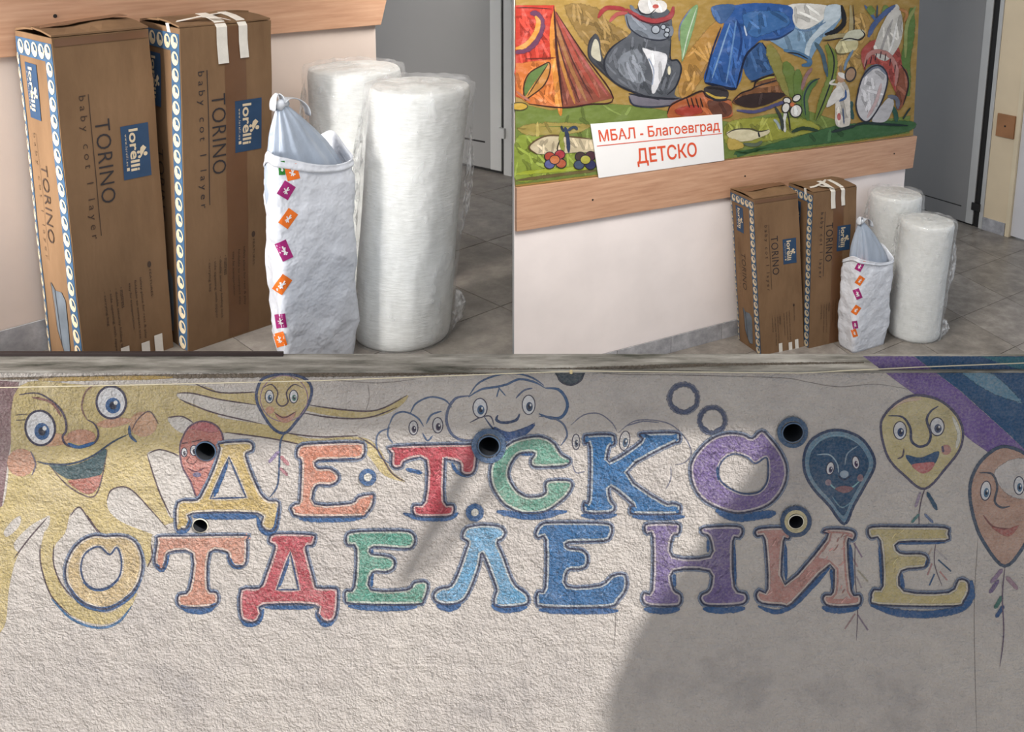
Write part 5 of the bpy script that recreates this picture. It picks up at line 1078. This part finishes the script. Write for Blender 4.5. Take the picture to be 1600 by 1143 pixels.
for x, y, a, b, r in ((1229, 157, 6, 5, .3), (1244, 153, 7, 5, -.6), (1243, 173, 9, 10, .4), (1227, 168, 6, 8, .3)): g.dot(x, y, a, b, (230, 226, 218), r); g.ring(x, y, a, b, 2, (52, 48, 50), .35, r)
g.dot(1237, 163, 3.4, 3.4, (216, 104, 44)); g.stroke([(1236, 206), (1254, 200), (1278, 204)], 7, (50, 74, 54), dry=.5); g.done()
g = G('painted_pebble', 'cream painted pebble shape'); g.fill([(1134, 208), (1146, 202), (1170, 202), (1186, 206), (1200, 202), (1201, 208), (1188, 214), (1170, 220), (1146, 220)], (224, 212, 170)); g.stroke([(1134, 209), (1148, 202), (1172, 201), (1186, 205), (1201, 202)], 2.2, (80, 74, 60)); g.stroke([(1160, 224), (1180, 226), (1190, 220)], 7, (104, 118, 96), dry=.5); g.stroke([(1184, 206), (1186, 214)], 3, DK); g.fill([(1137, 214), (1160, 222), (1160, 232), (1137, 234)], (206, 176, 80), dry=.6, inset=5); g.done()
g = G('painted_small_figure', 'small white robed painted figure with a horn'); g.fill([(1306, 132), (1318, 128), (1326, 140), (1328, 168), (1326, 196), (1306, 196), (1304, 170)], (222, 214, 202)); g.fill([(1304, 138), (1312, 134), (1318, 146), (1310, 156), (1296, 166), (1290, 166), (1296, 150)], (226, 222, 216)); g.dot(1313, 122, 6, 7, (196, 150, 120)); g.dot(1316, 118, 9, 4, (228, 224, 218), .5); g.dot(1328, 116, 8, 11, (176, 140, 110), .3); g.ring(1328, 116, 8, 11, 2.4, (60, 60, 64), .3, .3); g.stroke([(1304, 124), (1296, 130), (1310, 132)], 4, (220, 214, 204)); g.stroke([(1320, 140), (1320, 152), (1310, 158)], 4, (60, 96, 156)); g.stroke([(1316, 168), (1318, 194)], 2.4, (70, 90, 130)); g.dot(1310, 182, 3, 6, (200, 100, 96)); g.stroke([(1298, 206), (1320, 200), (1336, 196)], 6, (44, 60, 60), dry=.5); g.stroke([(1312, 102), (1313, 112)], 5, (150, 120, 90)); g.done()
g = G('painted_mushroom', 'pale mushrooms with a bearded red figure behind')
g.fill([(1344, 84), (1352, 70), (1366, 62), (1384, 66), (1402, 72), (1408, 96), (1412, 128), (1404, 150), (1396, 140), (1380, 110), (1356, 100), (1350, 110)], (180, 74, 66)); g.fill([(1402, 112), (1414, 108), (1418, 128), (1414, 156), (1404, 172), (1398, 160)], (150, 82, 58)); g.stroke([(1406, 100), (1416, 116), (1418, 136), (1410, 164)], 3, (52, 38, 40))
g.fill([(1364, 78), (1372, 50), (1384, 26), (1396, 8), (1404, 10), (1410, 36), (1408, 60), (1400, 78), (1386, 94), (1372, 92)], (206, 202, 194)); g.stroke([(1398, 8), (1380, 22), (1364, 40), (1356, 58)], 9, (72, 96, 150)); g.stroke([(1374, 84), (1382, 60), (1394, 30)], 4, (168, 164, 162)); g.stroke([(1384, 90), (1394, 66), (1400, 36)], 4, (232, 230, 226)); g.stroke([(1404, 14), (1416, 20), (1412, 34)], 6, (190, 128, 70))
g.stroke([(1350, 104), (1356, 86), (1372, 80), (1390, 88), (1400, 110), (1398, 134)], 8, (190, 128, 120))
for k in range(7): a = k / 6; x = 1354 + 44 * a; y = 92 - 14 * math.sin(a * 2.2) + 44 * max(0, a - .55); g.stroke([(x, y), (x - 3 + 2 * a, y + 12)], 2, (70, 40, 50))
g.fill([(1376, 164), (1388, 152), (1396, 158), (1392, 176), (1382, 190), (1362, 190), (1366, 178)], (198, 196, 200)); g.stroke([(1386, 150), (1400, 154), (1402, 170)], 8, (108, 112, 130)); g.fill([(1338, 150), (1346, 122), (1360, 106), (1374, 104), (1384, 114), (1384, 134), (1374, 164), (1356, 188), (1344, 184), (1338, 170)], (206, 204, 208)); g.stroke([(1346, 122), (1360, 106), (1374, 104), (1384, 116)], 8, (120, 130, 150), dry=.5); g.stroke([(1376, 130), (1368, 158), (1354, 184)], 6, (206, 176, 176)); g.stroke([(1338, 152), (1346, 122), (1360, 105), (1375, 103), (1385, 116), (1384, 136), (1374, 164), (1356, 189), (1343, 184), (1337, 168)], 2.8, (56, 56, 70), True); g.stroke([(1334, 196), (1350, 192), (1384, 194), (1418, 196)], 5, (36, 56, 56), dry=.5); g.done()
g = G('painted_cushion', 'cream stacked cushion shapes'); g.fill([(1304, 74), (1312, 62), (1328, 58), (1340, 64), (1336, 78), (1318, 83), (1306, 82)], (206, 196, 146)); g.fill([(1316, 60), (1326, 48), (1346, 46), (1350, 54), (1338, 62), (1322, 64)], (204, 204, 178)); g.stroke([(1312, 64), (1326, 60), (1342, 62), (1350, 54), (1344, 46)], 2.4, DK); g.stroke([(1304, 76), (1308, 84), (1322, 84)], 2.4, (110, 100, 60)); g.stroke([(1332, 78), (1322, 96), (1318, 110)], 5, (110, 140, 170)); g.done()
g = G('painted_flowers', 'pale rock with bright flowers in the lower left'); g.fill([(826, 228), (836, 218), (858, 212), (900, 214), (924, 217), (928, 236), (900, 238), (868, 240), (838, 240)], (214, 196, 158)); g.stroke([(838, 240), (826, 230), (838, 218), (860, 211), (900, 214), (924, 217)], 3, (108, 84, 54)); g.stroke([(880, 236), (876, 216), (882, 200)], 9, (150, 158, 60)); g.stroke([(888, 238), (886, 214), (882, 198)], 7, (52, 64, 96)); g.stroke([(886, 204), (896, 198), (902, 202)], 5, (56, 74, 96)); g.stroke([(876, 196), (880, 206)], 4, (50, 62, 80)); g.stroke([(874, 218), (870, 232), (874, 240)], 2.4, (70, 62, 50))
for x, y, c in ((858, 244, (196, 76, 56)), (874, 241, (190, 58, 66)), (858, 256, (90, 96, 160)), (876, 255, (200, 96, 60)), (866, 249, (220, 120, 60)), (906, 244, (80, 62, 60)), (922, 243, (90, 56, 66)), (904, 257, (76, 92, 120)), (922, 257, (56, 60, 104)), (914, 249, (196, 190, 70))): g.dot(x, y, 8, 7, c); g.ring(x, y, 8, 7, 1.6, (56, 50, 60), .5)
g.done()

# ---- hanging sign
cs = [S2.wl(x, y, -.022) for x, y in ((922.8, 193.8), (1127.9, 178.5), (1131.8, 250.5), (935.6, 278.2))]
sroot = S2.wl(1030, 262, -.012)
mb = MB(); mb.prism(cs, (0, .004, 0)); sign = mb.build('sign_board', mat_var('sign_white', (236, 234, 232), 0.4, 6, 0.02), M=S2.M, bevel=.0008)
tag(sign, 'white rectangular sign with red hospital lettering standing on the rail', 'sign')
def sq(a, b, off=.0012):     # a right 0..1, b up 0..1
    t = cs[0].lerp(cs[1], a); u_ = cs[3].lerp(cs[2], a); return u_.lerp(t, b) + Vector((0, -off, 0))
RED = mat_var('sign_red', (214, 84, 52), 0.5, 20, 0.05)
def sigtext(name, txt, a0, a1, b0, b1, bold, label):
    m = MB(); add_text(m, txt, lambda x, y: sq(a0 + (a1 - a0) * x, b0 + (b1 - b0) * y), bold); o = m.build(name, RED, sign); o['label'] = label
sigtext('sign_lettering', 'МБАЛ - Благоевград', .045, .975, .61, .88, .012, 'upper red line of lettering')
sigtext('sign_lettering', 'ДЕТСКО', .30, .775, .11, .47, .016, 'lower large red lettering')
m = MB(); m.add([sq(.02, .585), sq(.99, .585), sq(.99, .60), sq(.02, .60)], [(0, 1, 2, 3)]); m.build('sign_rule', RED, sign)
